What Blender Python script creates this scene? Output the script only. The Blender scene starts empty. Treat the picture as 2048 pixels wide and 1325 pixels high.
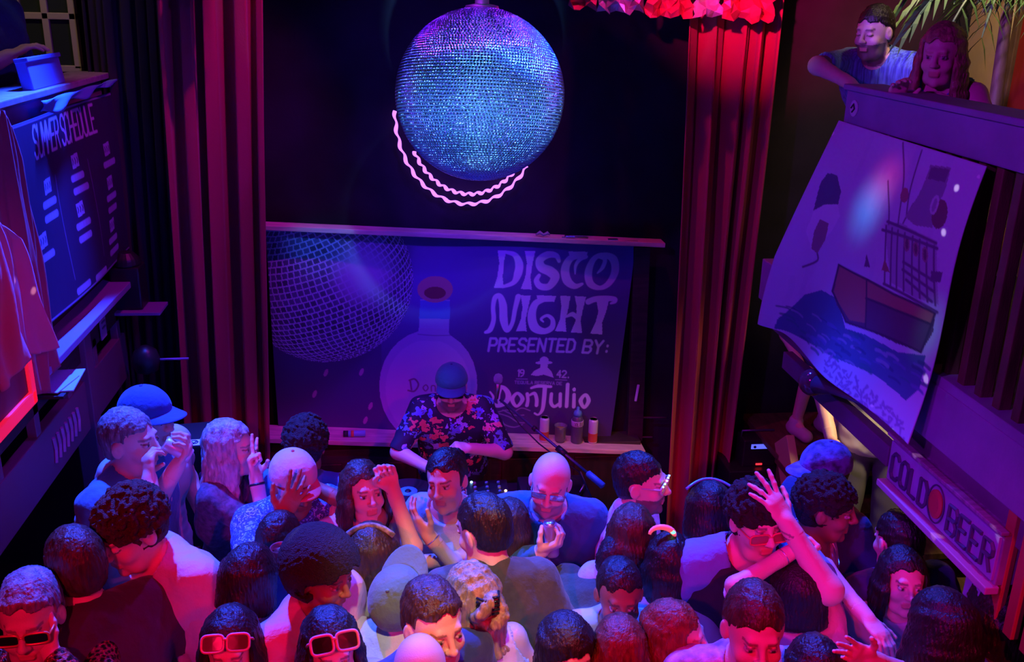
import bpy, math, random
import numpy as np
from mathutils import Vector, Matrix
random.seed(7); rng = np.random.default_rng(7)
SC = bpy.context.scene
# ------------------------------------------------------------------ camera
F = 1915.0
def nrm(v): v = np.array(v, float); return v/np.linalg.norm(v)
_Y = nrm([800-1024, 672.5, -F]); _D = nrm([900-1024, -(6160-662.5), -F])
_Z = -_D; _Z = nrm(_Z-_Y*_Z.dot(_Y)); _X = np.cross(_Y, _Z)
RC = np.stack([_X, _Y, _Z]); CAM = np.array([0, 0, 3.55])
def at(px, py, **k):
    """point of the room seen at a photo pixel, on a plane X=, Y=, Z= or at distance d="""
    d = nrm(RC @ np.array([px-1024, 662.5-py, -F]))
    for a, i in (('X', 0), ('Y', 1), ('Z', 2)):
        if a in k: return CAM+d*((k[a]-CAM[i])/d[i])
    return CAM+d*k['d']
cd = bpy.data.cameras.new('camera'); cam = bpy.data.objects.new('camera', cd)
SC.collection.objects.link(cam); SC.camera = cam
cd.sensor_width = 36; cd.lens = F/2048*36; cd.clip_start = .05
m = Matrix([list(r)+[0] for r in RC]+[[0, 0, 0, 1]]); m.translation = Vector(CAM); cam.matrix_world = m
vs = SC.view_settings; vs.view_transform = 'Standard'; vs.look = 'None'; vs.gamma = 1; vs.exposure = -.18; vs.use_curve_mapping = False
# ------------------------------------------------------------------ light
w = bpy.data.worlds.new('night'); SC.world = w; w.use_nodes = True
w.node_tree.nodes['Background'].inputs[0].default_value = (.25, .04, .75, 1)
w.node_tree.nodes['Background'].inputs[1].default_value = .008
def spot(name, loc, aim, col, watt, deg, blend=.6, r=.06):
    l = bpy.data.lights.new(name, 'SPOT'); l.color = col; l.energy = watt; l.spot_size = math.radians(deg)
    l.spot_blend = blend; l.shadow_soft_size = r
    o = bpy.data.objects.new(name, l); SC.collection.objects.link(o); o.location = loc
    o.rotation_euler = (Vector(aim)-Vector(loc)).to_track_quat('-Z', 'Y').to_euler()
    return o
RED = (1, .003, .075); BLUE = (.012, .06, 1); VIO = (.13, .012, 1); CYAN = (.17, .52, 1)
spot('red_stage_light', (-1.1, -.3, 3.9), (-.35, 1.7, 1.5), RED, 350, 56, .4)
spot('red_stage_light', (1.2, -.3, 3.9), (.75, 1.75, 1.5), RED, 300, 56, .4)
spot('red_curtain_light', (-.2, 1.6, 4.4), (1.95, 5.3, 3.9), (1, .008, .20), 2300, 23, .9)
spot('red_spill_light', (.4, .9, 3.6), (-1.5, 3.3, 2.3), (1, .004, .12), 90, 26, .8)  # added spill that reddens the garments and sign on the left gallery
spot('blue_stage_light', (-1.3, 4.9, 4.5), (-.75, 3.6, 1.4), BLUE, 3400, 58, .6)
spot('blue_stage_light', (1.15, 4.9, 4.6), (.75, 3.2, 1.4), BLUE, 2400, 46, .6)
spot('violet_stage_light', (.1, 4.5, 5.2), (.2, 5.6, 1.4), VIO, 150, 52, .9)
spot('violet_banner_light', (-1.2, 2.6, 4.6), (.5, 5.6, 1.55), VIO, 330, 34, .9)
spot('violet_banner_light', (1.6, 2.6, 4.6), (-.1, 5.6, 1.55), VIO, 330, 34, .9)
spot('violet_side_light', (-1.0, 1.6, 4.2), (1.9, 3.4, 2.3), (.46, .006, 1), 200, 62, .8)
spot('violet_side_light', (1.2, 2.6, 4.4), (-1.6, 4.9, 2.4), (.22, .012, 1), 120, 46, .8)
spot('violet_crowd_light', (.2, 4.9, 4.6), (.0, 3.4, 1.4), (.34, .006, 1), 240, 70, .8)
spot('magenta_curtain_light', (-.35, 4.7, 4.6), (-1.3, 5.45, 1.8), (1, .02, .75), 85, 56, .9, .03)
spot('magenta_curtain_light', (.75, 4.7, 4.6), (1.65, 5.45, 1.8), (1, .02, .34), 60, 56, .9, .03)
spot('warm_spot_light', (.12, 1.0, 5.2), (.20, 2.95, 1.5), (1, .80, .55), 430, 15, .45)
spot('ball_pin_light', (.10, .4, 2.75), (.32, 4.1, 3.2), CYAN, 900, 11.2, .2, .04)
spot('ball_pin_light', (.6, 1.2, 4.9), (.32, 4.1, 3.2), CYAN, 200, 12.5, .2, .05)
for x_, y_, z_ in ((-1.25, 1.6, 2.6), (1.6, 1.6, 2.6), (-1.4, 3.0, 2.7), (1.75, 3.0, 2.7)): spot('ball_sparkle_light', (x_, y_, z_), (.32, 4.1, 3.2), CYAN, 100, 14 if y_ < 2 else 19, .2, .04)  # added lamps that put a band of sparkles on the ball
spot('glint_light', (.3, 2.2, 4.3), at(1738, 420, X=1.85), (.0, .5, 1), 330, 4.6, 1)  # these four spots are added in place of coloured glints from the ball
spot('glint_light', (.3, 2.2, 4.3), at(1768, 365, X=1.85), (1, .05, .15), 220, 4.4, 1)
spot('glint_light', (.3, 2.2, 4.3), at(1858, 668, X=1.85), (.05, 1, .5), 120, 3.4, 1)
spot('glint_light', (.2, 2.6, 4.4), at(640, 485, Y=5.6), (.0, .35, 1), 220, 7, 1)
spot('gallery_fill_light', (-.4, 3.0, 4.7), (2.15, 4.15, 3.55), (.30, .10, 1), 900, 12, .6)  # added fill that brightens the two people on the right gallery
spot('shelf_fill_light', (.7, 4.2, 4.6), (.75, 5.5, .95), (1, .60, .50), 45, 26, .9)  # added warm fill that brightens the pale shelf board
spot('sign_fill_light', (-.4, 1.2, 3.3), (1.85, 2.9, 1.8), (.50, .015, 1), 120, 22, .7)  # added fill that lifts the box sign out of the dark
for k_, (px_, py_, pl) in enumerate((((100, 472), 'X', -1.4), ((65, 583), 'X', -1.4), ((37, 556), 'X', -1.4), ((1840, 750), 'X', 1.82), ((1912, 376), 'X', 1.86), ((1900, 470), 'X', 1.86), ((1830, 908), 'X', 1.88), ((1877, 1078), 'X', 1.88), ((1990, 1068), 'X', 1.88), ((1805, 1152), 'Z', 1.5), ((1345, 1236), 'Z', 1.55), ((520, 1240), 'Z', 1.6), ((280, 1165), 'Z', 1.45))):
    T_ = at(*px_, **{py_: pl}); B_ = np.array([.32, 4.08, 3.3]); d_ = nrm(T_-B_); spot('ball_dot_lamp', B_+d_*.42, T_, (1, .85, .95), 90, 1.1, .6, .004)  # added tiny lamps standing in for light dots off the mirror ball
spot('bar_lamp', (2.6, 4.2, 2.08), (2.6, 5.0, .8), (1, .66, .3), 60, 120, .8)
spot('balcony_lamp', (2.35, 4.1, 4.5), (3.4, 4.9, 2.9), (1, .72, .38), 110, 90, .8)
spot('balcony_lamp', (-2.1, 4.4, 4.9), (-2.05, 5.6, 3.6), (1, .75, .45), 30, 60, .8)
# ------------------------------------------------------------------ materials
MATS = {}
def mat(name, col=(.5, .5, .5), rough=.7, metal=0, emit=None, es=1, attr=False, noise=0, nscale=20, bump=0, bscale=60,
        stretch=(1, 1, 1), alpha=1, trans=0, sheen=0, kind='noise', col2=None):
    if name in MATS: return MATS[name]
    M = bpy.data.materials.new(name); M.use_nodes = True; MATS[name] = M
    nt = M.node_tree; N = nt.nodes; L = nt.links; b = N['Principled BSDF']
    b.inputs['Base Color'].default_value = (*col, 1); b.inputs['Roughness'].default_value = rough
    b.inputs['Metallic'].default_value = metal
    if sheen: b.inputs['Sheen Weight'].default_value = sheen
    if trans: b.inputs['Transmission Weight'].default_value = trans
    if emit: b.inputs['Emission Color'].default_value = (*emit, 1); b.inputs['Emission Strength'].default_value = es
    tc = N.new('ShaderNodeTexCoord'); mp = N.new('ShaderNodeMapping'); mp.inputs['Scale'].default_value = stretch
    L.new(tc.outputs['Object'], mp.inputs[0]); src = None
    if attr:
        a = N.new('ShaderNodeAttribute'); a.attribute_name = 'Col'; src = a.outputs['Color']
    if noise:
        if kind == 'voronoi':
            t = N.new('ShaderNodeTexVoronoi'); t.inputs['Scale'].default_value = nscale; fo = t.outputs['Distance']
        elif kind == 'wave':
            t = N.new('ShaderNodeTexWave'); t.inputs['Scale'].default_value = nscale; t.inputs['Distortion'].default_value = 4; fo = t.outputs['Fac']
        else:
            t = N.new('ShaderNodeTexNoise'); t.inputs['Scale'].default_value = nscale; t.inputs['Detail'].default_value = 5; fo = t.outputs['Fac']
        L.new(mp.outputs[0], t.inputs['Vector'])
        r = N.new('ShaderNodeValToRGB'); c1 = col2 or tuple(c*(1-noise) for c in col)
        r.color_ramp.elements[0].position = .35; r.color_ramp.elements[1].position = .65
        r.color_ramp.elements[0].color = (*c1, 1); r.color_ramp.elements[1].color = (*col, 1)
        if attr:
            r.color_ramp.elements[0].color = (1-noise,)*3+(1,); r.color_ramp.elements[1].color = (1, 1, 1, 1)
            mx = N.new('ShaderNodeMix'); mx.data_type = 'RGBA'; mx.blend_type = 'MULTIPLY'; mx.inputs[0].default_value = 1
            L.new(src, mx.inputs[6]); L.new(r.outputs[0], mx.inputs[7]); src = mx.outputs[2]
        else: src = r.outputs[0]
        L.new(fo, r.inputs[0])
    if src: L.new(src, b.inputs['Base Color'])
    if bump:
        t2 = N.new('ShaderNodeTexNoise'); t2.inputs['Scale'].default_value = bscale; t2.inputs['Detail'].default_value = 3
        L.new(mp.outputs[0], t2.inputs['Vector'])
        bp = N.new('ShaderNodeBump'); bp.inputs['Strength'].default_value = bump; bp.inputs['Distance'].default_value = .01
        L.new(t2.outputs['Fac'], bp.inputs['Height']); L.new(bp.outputs[0], b.inputs['Normal'])
    return M
def flower_mat(name, ground, petals, scale=14):
    if name in MATS: return MATS[name]
    M = mat(name, ground, .75); nt = M.node_tree; N = nt.nodes; L = nt.links
    v = N.new('ShaderNodeTexVoronoi'); v.inputs['Scale'].default_value = scale
    nz = N.new('ShaderNodeTexNoise'); nz.inputs['Scale'].default_value = 28; tc = N.new('ShaderNodeTexCoord')
    ad = N.new('ShaderNodeMix'); ad.data_type = 'RGBA'; ad.blend_type = 'LINEAR_LIGHT'; ad.inputs[0].default_value = .06
    L.new(tc.outputs['Object'], nz.inputs['Vector']); L.new(tc.outputs['Object'], ad.inputs[6]); L.new(nz.outputs['Color'], ad.inputs[7])
    L.new(ad.outputs[2], v.inputs['Vector'])
    r = N.new('ShaderNodeValToRGB'); r.color_ramp.interpolation = 'CONSTANT'; e = r.color_ramp.elements
    e[0].color = (.9, .75, .15, 1); e[1].position = .16; e[1].color = (1, 1, 1, 1); x = e.new(.44); x.color = (0, 0, 0, 1)
    sp = N.new('ShaderNodeSeparateColor'); L.new(v.outputs['Color'], sp.inputs[0])
    pr = N.new('ShaderNodeValToRGB'); pr.color_ramp.interpolation = 'CONSTANT'; pe = pr.color_ramp.elements
    pe[0].color = (*petals[0], 1); pe[1].position = 1/len(petals); pe[1].color = (*petals[1], 1)
    for i, c in enumerate(petals[2:]): q = pe.new((i+2)/len(petals)); q.color = (*c, 1)
    mu = N.new('ShaderNodeMix'); mu.data_type = 'RGBA'; mu.blend_type = 'MULTIPLY'; mu.inputs[0].default_value = 1
    L.new(v.outputs['Distance'], r.inputs[0]); L.new(sp.outputs[0], pr.inputs[0]); L.new(r.outputs[0], mu.inputs[6]); L.new(pr.outputs[0], mu.inputs[7])
    a2 = N.new('ShaderNodeMix'); a2.data_type = 'RGBA'; a2.blend_type = 'ADD'; a2.inputs[0].default_value = 1; a2.inputs[7].default_value = (*ground, 1)
    L.new(mu.outputs[2], a2.inputs[6]); L.new(a2.outputs[2], N['Principled BSDF'].inputs['Base Color'])
    return M
# ------------------------------------------------------------------ objects
def link(o, parent=None):
    SC.collection.objects.link(o)
    if parent is not None: o.parent = parent
    return o
def mesh(name, V, Fs, m=None, parent=None, smooth=False, col=None):
    me = bpy.data.meshes.new(name); V = np.asarray(V, np.float32)
    if isinstance(Fs, np.ndarray):
        n = len(Fs); k = Fs.shape[1]
        me.vertices.add(len(V)); me.vertices.foreach_set('co', V.ravel())
        me.loops.add(n*k); me.loops.foreach_set('vertex_index', Fs.ravel().astype(np.int32))
        me.polygons.add(n); me.polygons.foreach_set('loop_start', np.arange(0, n*k, k, dtype=np.int32))
        me.update(calc_edges=True)
    else:
        me.from_pydata([tuple(map(float, v)) for v in V], [], [list(map(int, f)) for f in Fs])
    me.validate()
    if smooth: me.polygons.foreach_set('use_smooth', np.ones(len(me.polygons), bool))
    if col is not None:
        a = me.color_attributes.new('Col', 'FLOAT_COLOR', 'POINT'); c = np.ones((len(V), 4), np.float32); c[:, :3] = col
        a.data.foreach_set('color', c.ravel())
    if m: me.materials.append(m)
    return link(bpy.data.objects.new(name, me), parent)
def tag(o, label, cat, group=None):
    o['label'] = label; o['category'] = cat
    if group: o['group'] = group
    return o
def struct(o): o['kind'] = 'structure'; return o
def thing(name, label, cat, loc=(0, 0, 0), rz=0, group=None):
    o = link(bpy.data.objects.new(name, None)); o.location = loc; o.rotation_euler = (0, 0, rz); o.empty_display_size = .1
    return tag(o, label, cat, group)
class MB:
    def __init__(s): s.v = []; s.f = []
    def add(s, V, Fc):
        n = len(s.v); s.v += [tuple(map(float, q)) for q in V]; s.f += [[i+n for i in f] for f in Fc]; return s
    def box(s, c, d, R=None):
        c = np.array(c, float); h = np.array(d, float)/2; R = np.eye(3) if R is None else np.array(R)
        V = [c+R@(h*np.array([a, b, e])) for a in (-1, 1) for b in (-1, 1) for e in (-1, 1)]
        return s.add(V, [(0, 1, 3, 2), (4, 6, 7, 5), (0, 4, 5, 1), (2, 3, 7, 6), (0, 2, 6, 4), (1, 5, 7, 3)])
    def bar(s, a, b, w, h=None, up=(0, 0, 1)):
        a = np.array(a, float); b = np.array(b, float); L = np.linalg.norm(b-a); x = (b-a)/L; u = np.array(up, float)
        if abs(x.dot(nrm(u))) > .98: u = np.array([0, 1., 0])
        y = nrm(np.cross(u, x)); z = np.cross(x, y)
        return s.box((a+b)/2, (L, w, h or w), np.stack([x, y, z], 1))
    def tube(s, P, r, n=8, caps=True):
        P = [np.array(p, float) for p in P]; rr = r if hasattr(r, '__len__') else [r]*len(P); V = []; Fc = []; u = None
        for i, p in enumerate(P):
            t = nrm(P[min(i+1, len(P)-1)]-P[max(i-1, 0)])
            if u is None: u = nrm(np.cross(t, [0, 0, 1] if abs(t[2]) < .9 else [1, 0, 0]))
            u = nrm(u-t*u.dot(t)); w_ = np.cross(t, u)
            for j in range(n):
                a = 2*math.pi*j/n; V.append(p+rr[i]*(math.cos(a)*u+math.sin(a)*w_))
        for i in range(len(P)-1):
            for j in range(n): k = (j+1) % n; Fc.append((i*n+j, i*n+k, (i+1)*n+k, (i+1)*n+j))
        if caps: Fc += [tuple(range(n))[::-1], tuple((len(P)-1)*n+j for j in range(n))]
        return s.add(V, Fc)
    def lathe(s, prof, c=(0, 0, 0), n=24):
        V = []; Fc = []
        for r, z in prof:
            for j in range(n): a = 2*math.pi*j/n; V.append((c[0]+r*math.cos(a), c[1]+r*math.sin(a), c[2]+z))
        for i in range(len(prof)-1):
            for j in range(n): k = (j+1) % n; Fc.append((i*n+j, i*n+k, (i+1)*n+k, (i+1)*n+j))
        Fc += [tuple(range(n))[::-1], tuple((len(prof)-1)*n+j for j in range(n))]
        return s.add(V, Fc)
    def build(s, name, m, parent=None, smooth=False, bevel=0):
        o = mesh(name, s.v, s.f, m, parent, smooth)
        if bevel:
            b = o.modifiers.new('bevel', 'BEVEL'); b.width = bevel; b.segments = 2
        return o
def box(name, c, d, m, parent=None, bevel=0, R=None): return MB().box(c, d, R).build(name, m, parent, bevel=bevel)
# ------------------------------------------------------------------ painted cloth: strokes rasterised to vertex colours
class Canvas:
    """a picture on a plane; its coordinates are millimetre cells of the real sheet"""
    def __init__(s, W, H, cell, bg): s.W, s.H, s.cell = W, H, cell; s.nx, s.ny = int(W/cell), int(H/cell); s.a = np.tile(np.array(bg, float), (s.ny, s.nx, 1)); s.T = lambda p: p; s.k = 1
    def _win(s, lo, hi, pad=2):
        x0 = max(0, int(lo[0]/s.cell)-pad); x1 = min(s.nx, int(hi[0]/s.cell)+pad+1); y0 = max(0, int(lo[1]/s.cell)-pad); y1 = min(s.ny, int(hi[1]/s.cell)+pad+1)
        if x1 <= x0 or y1 <= y0: return None
        X, Y = np.meshgrid((np.arange(x0, x1)+.5)*s.cell, (np.arange(y0, y1)+.5)*s.cell); return (slice(y0, y1), slice(x0, x1)), X, Y
    def _mix(s, sl, m, c, op): m = (m*op)[..., None]; s.a[sl] = s.a[sl]*(1-m)+np.array(c)*m
    def stroke(s, pts, wd, c, op=1, curve=True, closed=False):
        P = np.array([s.T(p) for p in pts], float); wd = (np.array(wd, float) if hasattr(wd, '__len__') else np.full(len(P), float(wd)))*s.k
        if curve and len(P) > 2:
            Q = []; n = len(P); idx = range(n if closed else n-1)
            for i in idx:
                g = (lambda j: P[j % n]) if closed else (lambda j: P[min(max(j, 0), n-1)])
                p0, p1, p2, p3 = g(i-1), g(i), g(i+1), g(i+2); w1, w2 = wd[i % n], wd[(i+1) % n]
                for t in np.linspace(0, 1, 7)[:-1]:
                    q = .5*(2*p1+(p2-p0)*t+(2*p0-5*p1+4*p2-p3)*t*t+(3*p1-p0-3*p2+p3)*t**3); Q.append((*q, w1+(w2-w1)*t))
            if not closed: Q.append((*P[-1], wd[-1]))
            else: Q.append(Q[0])
            Q = np.array(Q); P = Q[:, :2]; wd = Q[:, 2]
        r = s._win(P.min(0)-wd.max(), P.max(0)+wd.max())
        if r is None: return
        sl, X, Y = r; D = np.full(X.shape, 1e9)
        for i in range(len(P)-1):
            a, b = P[i], P[i+1]; ab = b-a; l = ab.dot(ab)+1e-12
            h = np.clip(((X-a[0])*ab[0]+(Y-a[1])*ab[1])/l, 0, 1)
            D = np.minimum(D, np.hypot(X-a[0]-h*ab[0], Y-a[1]-h*ab[1])-(wd[i]+(wd[i+1]-wd[i])*h))
        s._mix(sl, np.clip(.5-D/s.cell, 0, 1), c, op)
    def poly(s, pts, c, op=1):
        P = np.array([s.T(p) for p in pts], float); r = s._win(P.min(0), P.max(0))
        if r is None: return
        sl, X, Y = r; ins = np.zeros(X.shape, bool); n = len(P)
        for i in range(n):
            (xa, ya), (xb, yb) = P[i], P[(i+1) % n]
            if ya == yb: continue
            ins ^= ((ya > Y) != (yb > Y)) & (X < (xb-xa)*(Y-ya)/(yb-ya)+xa)
        s._mix(sl, ins.astype(float), c, op)
    def ell(s, c0, rx, ry, c, op=1, n=28, rot=0):
        cr, sr = math.cos(rot), math.sin(rot)
        s.poly([(c0[0]+rx*math.cos(t)*cr-ry*math.sin(t)*sr, c0[1]+rx*math.cos(t)*sr+ry*math.sin(t)*cr) for t in np.linspace(0, 2*math.pi, n, endpoint=False)], c, op)
    def text(s, t, org, w, h, wd, c, right=(1, 0), down=(0, 1), gap=.3, slant=0):
        """stroke lettering, w and h per letter"""
        x = 0; r = np.array(right, float); d = np.array(down, float); o = np.array(org, float)
        for ch in t:
            g = GLYPH.get(ch)
            if g:
                for pl in g.split('|'):
                    q = [tuple(map(float, p.split(','))) for p in pl.split()]
                    s.stroke([o+r*(x+u*w/4+slant*w*v/6)+d*(h*(1-v/6)) for u, v in q], wd, c, curve=False)
            x += w*(1+gap)*(.45 if ch in ' I:.i1l' else 1)
GLYPH = {'A': '0,0 2,6 4,0|.8,2 3.2,2', 'B': '0,0 0,6 3,6 4,5 4,4 3,3 0,3|3,3 4,2 4,1 3,0 0,0', 'C': '4,5 3,6 1,6 0,5 0,1 1,0 3,0 4,1', 'D': '0,0 0,6 2.5,6 4,4.5 4,1.5 2.5,0 0,0',
 'E': '4,6 0,6 0,0 4,0|0,3 3,3', 'F': '4,6 0,6 0,0|0,3 3,3', 'G': '4,5 3,6 1,6 0,5 0,1 1,0 3,0 4,1 4,3 2.4,3', 'H': '0,0 0,6|4,0 4,6|0,3 4,3', 'I': '1,0 1,6', 'J': '3,6 3,1 2,0 1,0 0,1',
 'K': '0,0 0,6|4,6 0,2.6|1.2,3.4 4,0', 'L': '0,6 0,0 3.6,0', 'M': '0,0 0,6 2,2.5 4,6 4,0', 'N': '0,0 0,6 4,0 4,6', 'O': '1,0 0,1 0,5 1,6 3,6 4,5 4,1 3,0 1,0', 'P': '0,0 0,6 3,6 4,5 4,3.6 3,2.7 0,2.7',
 'Q': '1,0 0,1 0,5 1,6 3,6 4,5 4,1 3,0 1,0|2.6,1.4 4.2,-.4', 'R': '0,0 0,6 3,6 4,5 4,3.8 3,3 0,3|2,3 4,0', 'S': '4,5 3,6 1,6 0,5 0,4 1,3.2 3,2.8 4,2 4,1 3,0 1,0 0,1', 'T': '0,6 4,6|2,6 2,0', 'U': '0,6 0,1 1,0 3,0 4,1 4,6',
 'V': '0,6 2,0 4,6', 'W': '0,6 1,0 2,4 3,0 4,6', 'X': '0,0 4,6|0,6 4,0', 'Y': '0,6 2,3 4,6|2,3 2,0', 'Z': '0,6 4,6 0,0 4,0', '1': '0,5 1,6 1,0', '9': '1,0 3,1 4,3 4,5 3,6 1,6 0,5 0,4 1,3 4,3.4', '4': '3,0 3,6 0,2 4,2',
 '2': '0,5 1,6 3,6 4,5 4,4 0,0 4,0', ':': '1,1 1,1.3|1,3.6 1,3.9', '.': '1,0 1,.4', '&': '4,0 .6,4.4 .6,5.4 1.5,6 2.4,5.3 2.4,4.4 0,2 0,.8 1,0 2.4,0 4,2.4', '0': '1,0 0,1 0,5 1,6 3,6 4,5 4,1 3,0 1,0', '3': '0,6 4,6 2,3.6 4,2.4 4,1 3,0 1,0 0,1',
 '7': '0,6 4,6 1.4,0', '5': '4,6 0,6 0,3.4 3,3.6 4,2.4 4,1 3,0 0,0', '-': '.5,3 3.5,3'}
def cloth(name, cv, place, m, parent=None, thick=.004):
    """vertex-coloured sheet; place(u, v) in 0..1 (v down) -> world point arrays; given real thickness"""
    nx, ny = cv.nx, cv.ny; U, Vv = np.meshgrid((np.arange(nx)+.5)/nx, (np.arange(ny)+.5)/ny); P = place(U.ravel(), Vv.ravel())
    i = np.arange(nx*ny).reshape(ny, nx); Q = np.stack([i[:-1, :-1], i[1:, :-1], i[1:, 1:], i[:-1, 1:]], -1).reshape(-1, 4)
    o = mesh(name, P, Q, m, parent, True, cv.a.reshape(-1, 3))
    s = o.modifiers.new('thickness', 'SOLIDIFY'); s.thickness = thick; s.offset = 0
    return o
# ------------------------------------------------------------------ bodies: smooth-union distance fields meshed by surface nets
def surface_nets(Fd, org, h):
    nx, ny, nz = Fd.shape; S = Fd < 0
    acc = np.zeros((nx-1, ny-1, nz-1, 3), np.float32); cnt = np.zeros((nx-1, ny-1, nz-1), np.float32)
    for ax in range(3):
        a = [slice(None)]*3; b = [slice(None)]*3; a[ax] = slice(0, -1); b[ax] = slice(1, None)
        Fa, Fb = Fd[tuple(a)], Fd[tuple(b)]; idx = np.argwhere(S[tuple(a)] != S[tuple(b)])
        if len(idx) == 0: continue
        fa = Fa[tuple(idx.T)]; fb = Fb[tuple(idx.T)]; t = fa/(fa-fb); p = idx.astype(np.float32); p[:, ax] += t
        o1, o2 = [x for x in range(3) if x != ax]
        for da in (0, -1):
            for db in (0, -1):
                c = idx.copy(); c[:, o1] += da; c[:, o2] += db
                ok = (c >= 0).all(1) & (c[:, 0] < nx-1) & (c[:, 1] < ny-1) & (c[:, 2] < nz-1)
                k = tuple(c[ok].T); np.add.at(acc, k, p[ok]); np.add.at(cnt, k, 1)
    act = cnt > 0; vid = np.full(act.shape, -1, np.int64); vid[act] = np.arange(act.sum()); V = acc[act]/cnt[act][:, None]*h+org; Q = []
    for ax in range(3):
        a = [slice(None)]*3; b = [slice(None)]*3; a[ax] = slice(0, -1); b[ax] = slice(1, None)
        idx = np.argwhere(S[tuple(a)] != S[tuple(b)]); o1, o2 = (ax+1) % 3, (ax+2) % 3
        ok = (idx[:, o1] > 0) & (idx[:, o2] > 0) & (idx[:, o1] < Fd.shape[o1]-1) & (idx[:, o2] < Fd.shape[o2]-1); idx = idx[ok]
        if len(idx) == 0: continue
        ins = S[tuple(idx.T)]; q = []
        for d1, d2 in ((-1, -1), (0, -1), (0, 0), (-1, 0)):
            c = idx.copy(); c[:, o1] += d1; c[:, o2] += d2; q.append(vid[tuple(c.T)])
        q = np.stack(q, 1); q[~ins] = q[~ins][:, ::-1]; Q.append(q)
    return V, np.concatenate(Q) if Q else np.zeros((0, 4), int)
class SDF:
    def __init__(s): s.p = []
    def rc(s, a, b, ra, rb=None, k=.02, sub=False, R=None, fl=1): s.p.append(('rc', np.array(a, float), np.array(b, float), ra, ra if rb is None else rb, k, sub, R, fl)); return s
    def el(s, c, rad, R=None, k=.02, sub=False): s.p.append(('el', np.array(c, float), None, np.array(rad, float), None, k, sub, R, 1)); return s
    def bounds(s):
        lo, hi = [], []
        for t, a, b, ra, rb, k, sub, R, fl in s.p:
            if sub: continue
            if t == 'rc': r = max(ra, rb); lo.append(np.minimum(a, b)-r); hi.append(np.maximum(a, b)+r)
            else: r = ra.max() if R is not None else ra; lo.append(a-r); hi.append(a+r)
        return np.min(lo, 0), np.max(hi, 0)
    def mesh(s, h, lo=None, hi=None, post=None):
        L, H = s.bounds(); L = L-2.5*h; H = H+2.5*h
        if lo is not None: L = np.maximum(L, lo); H = np.minimum(H, hi)
        n = np.maximum(((H-L)/h).astype(int)+2, 3); A = [L[i]+h*np.arange(n[i]) for i in range(3)]; Fd = np.full(n, .2, np.float32)
        for t, a, b, ra, rb, k, sub, R, fl in s.p:
            if t == 'rc': r = max(ra, rb); pl, ph = np.minimum(a, b)-r, np.maximum(a, b)+r
            else: r = ra.max() if R is not None else ra; pl, ph = a-r, a+r
            mg = k+2.5*h; i0 = np.clip(((pl-mg-L)/h).astype(int), 0, n); i1 = np.clip(((ph+mg-L)/h).astype(int)+2, 0, n)
            if (i1 <= i0).any(): continue
            X, Y, Z = (A[i][i0[i]:i1[i]].astype(np.float32) for i in range(3)); q = [X[:, None, None]-a[0], Y[None, :, None]-a[1], Z[None, None, :]-a[2]]
            if R is not None:
                g = [q[0]*R[0, j]+q[1]*R[1, j]+q[2]*R[2, j] for j in range(3)]
            else: g = q
            if t == 'rc':
                ab = b-a
                if R is not None: ab = ab@R
                ab = ab.copy(); ab[1] /= fl; gy = g[1]/fl; l = ab.dot(ab)+1e-9
                hh = np.clip((g[0]*ab[0]+gy*ab[1]+g[2]*ab[2])/l, 0, 1)
                d = np.sqrt((g[0]-hh*ab[0])**2+(gy-hh*ab[1])**2+(g[2]-hh*ab[2])**2)-(ra+(rb-ra)*hh); d = d*min(1, fl+.1)
            else:
                k0 = np.sqrt((g[0]/ra[0])**2+(g[1]/ra[1])**2+(g[2]/ra[2])**2); k1 = np.sqrt((g[0]/ra[0]**2)**2+(g[1]/ra[1]**2)**2+(g[2]/ra[2]**2)**2)+1e-6; d = k0*(k0-1)/k1
            sl = tuple(slice(i0[i], i1[i]) for i in range(3)); O = Fd[sl]
            if sub: e = -d; u = np.clip(k-np.abs(O-e), 0, None)/max(k, 1e-5); Fd[sl] = np.maximum(O, e)+u*u*k*.25
            else: u = np.clip(k-np.abs(O-d), 0, None)/max(k, 1e-5); Fd[sl] = np.minimum(O, d)-u*u*k*.25
        if post is not None: Fd = post(Fd, A[0][:, None, None].astype(np.float32), A[1][None, :, None].astype(np.float32), A[2][None, None, :].astype(np.float32)).astype(np.float32)
        Fd[0] = Fd[-1] = .05; Fd[:, 0] = Fd[:, -1] = .05; Fd[:, :, 0] = Fd[:, :, -1] = .05
        return surface_nets(Fd, L, h)
def Rz(a): c, s = math.cos(a), math.sin(a); return np.array([[c, -s, 0], [s, c, 0], [0, 0, 1.]])
def Rx(a): c, s = math.cos(a), math.sin(a); return np.array([[1, 0, 0], [0, c, -s], [0, s, c.real]], float)
def Ry(a): c, s = math.cos(a), math.sin(a); return np.array([[c, 0, s], [0, 1, 0], [-s, 0, c]], float)
rad = math.radians
def wob(X, Y, Z, f, seed=0):
    r = np.random.default_rng(seed); o = 0
    for i in range(5): d = r.normal(size=3); d /= np.linalg.norm(d); o = o+np.sin((X*d[0]+Y*d[1]+Z*d[2])*f*(1+.35*i)+r.uniform(0, 6))
    return o/5
SKINS = dict(fair=(.78, .50, .40), tan=(.62, .37, .26), brown=(.30, .15, .09), dark=(.16, .08, .05))
HAIRC = dict(dark=(.022, .013, .012), brown=(.085, .04, .022), blond=(.5, .34, .16), grey=(.32, .30, .30), red=(.26, .07, .03), light=(.55, .5, .5), white=(.65, .65, .65), darkgrey=(.09, .085, .09))
def hair_mat(c): return mat('hair_'+c, HAIRC[c], .42, noise=.55, nscale=60, stretch=(1, 1, .25), bump=.5, bscale=160)
SK = {}
def skin_mat():
    return mat('skin', (1, 1, 1), .5, attr=True, bump=.12, bscale=220)
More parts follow.
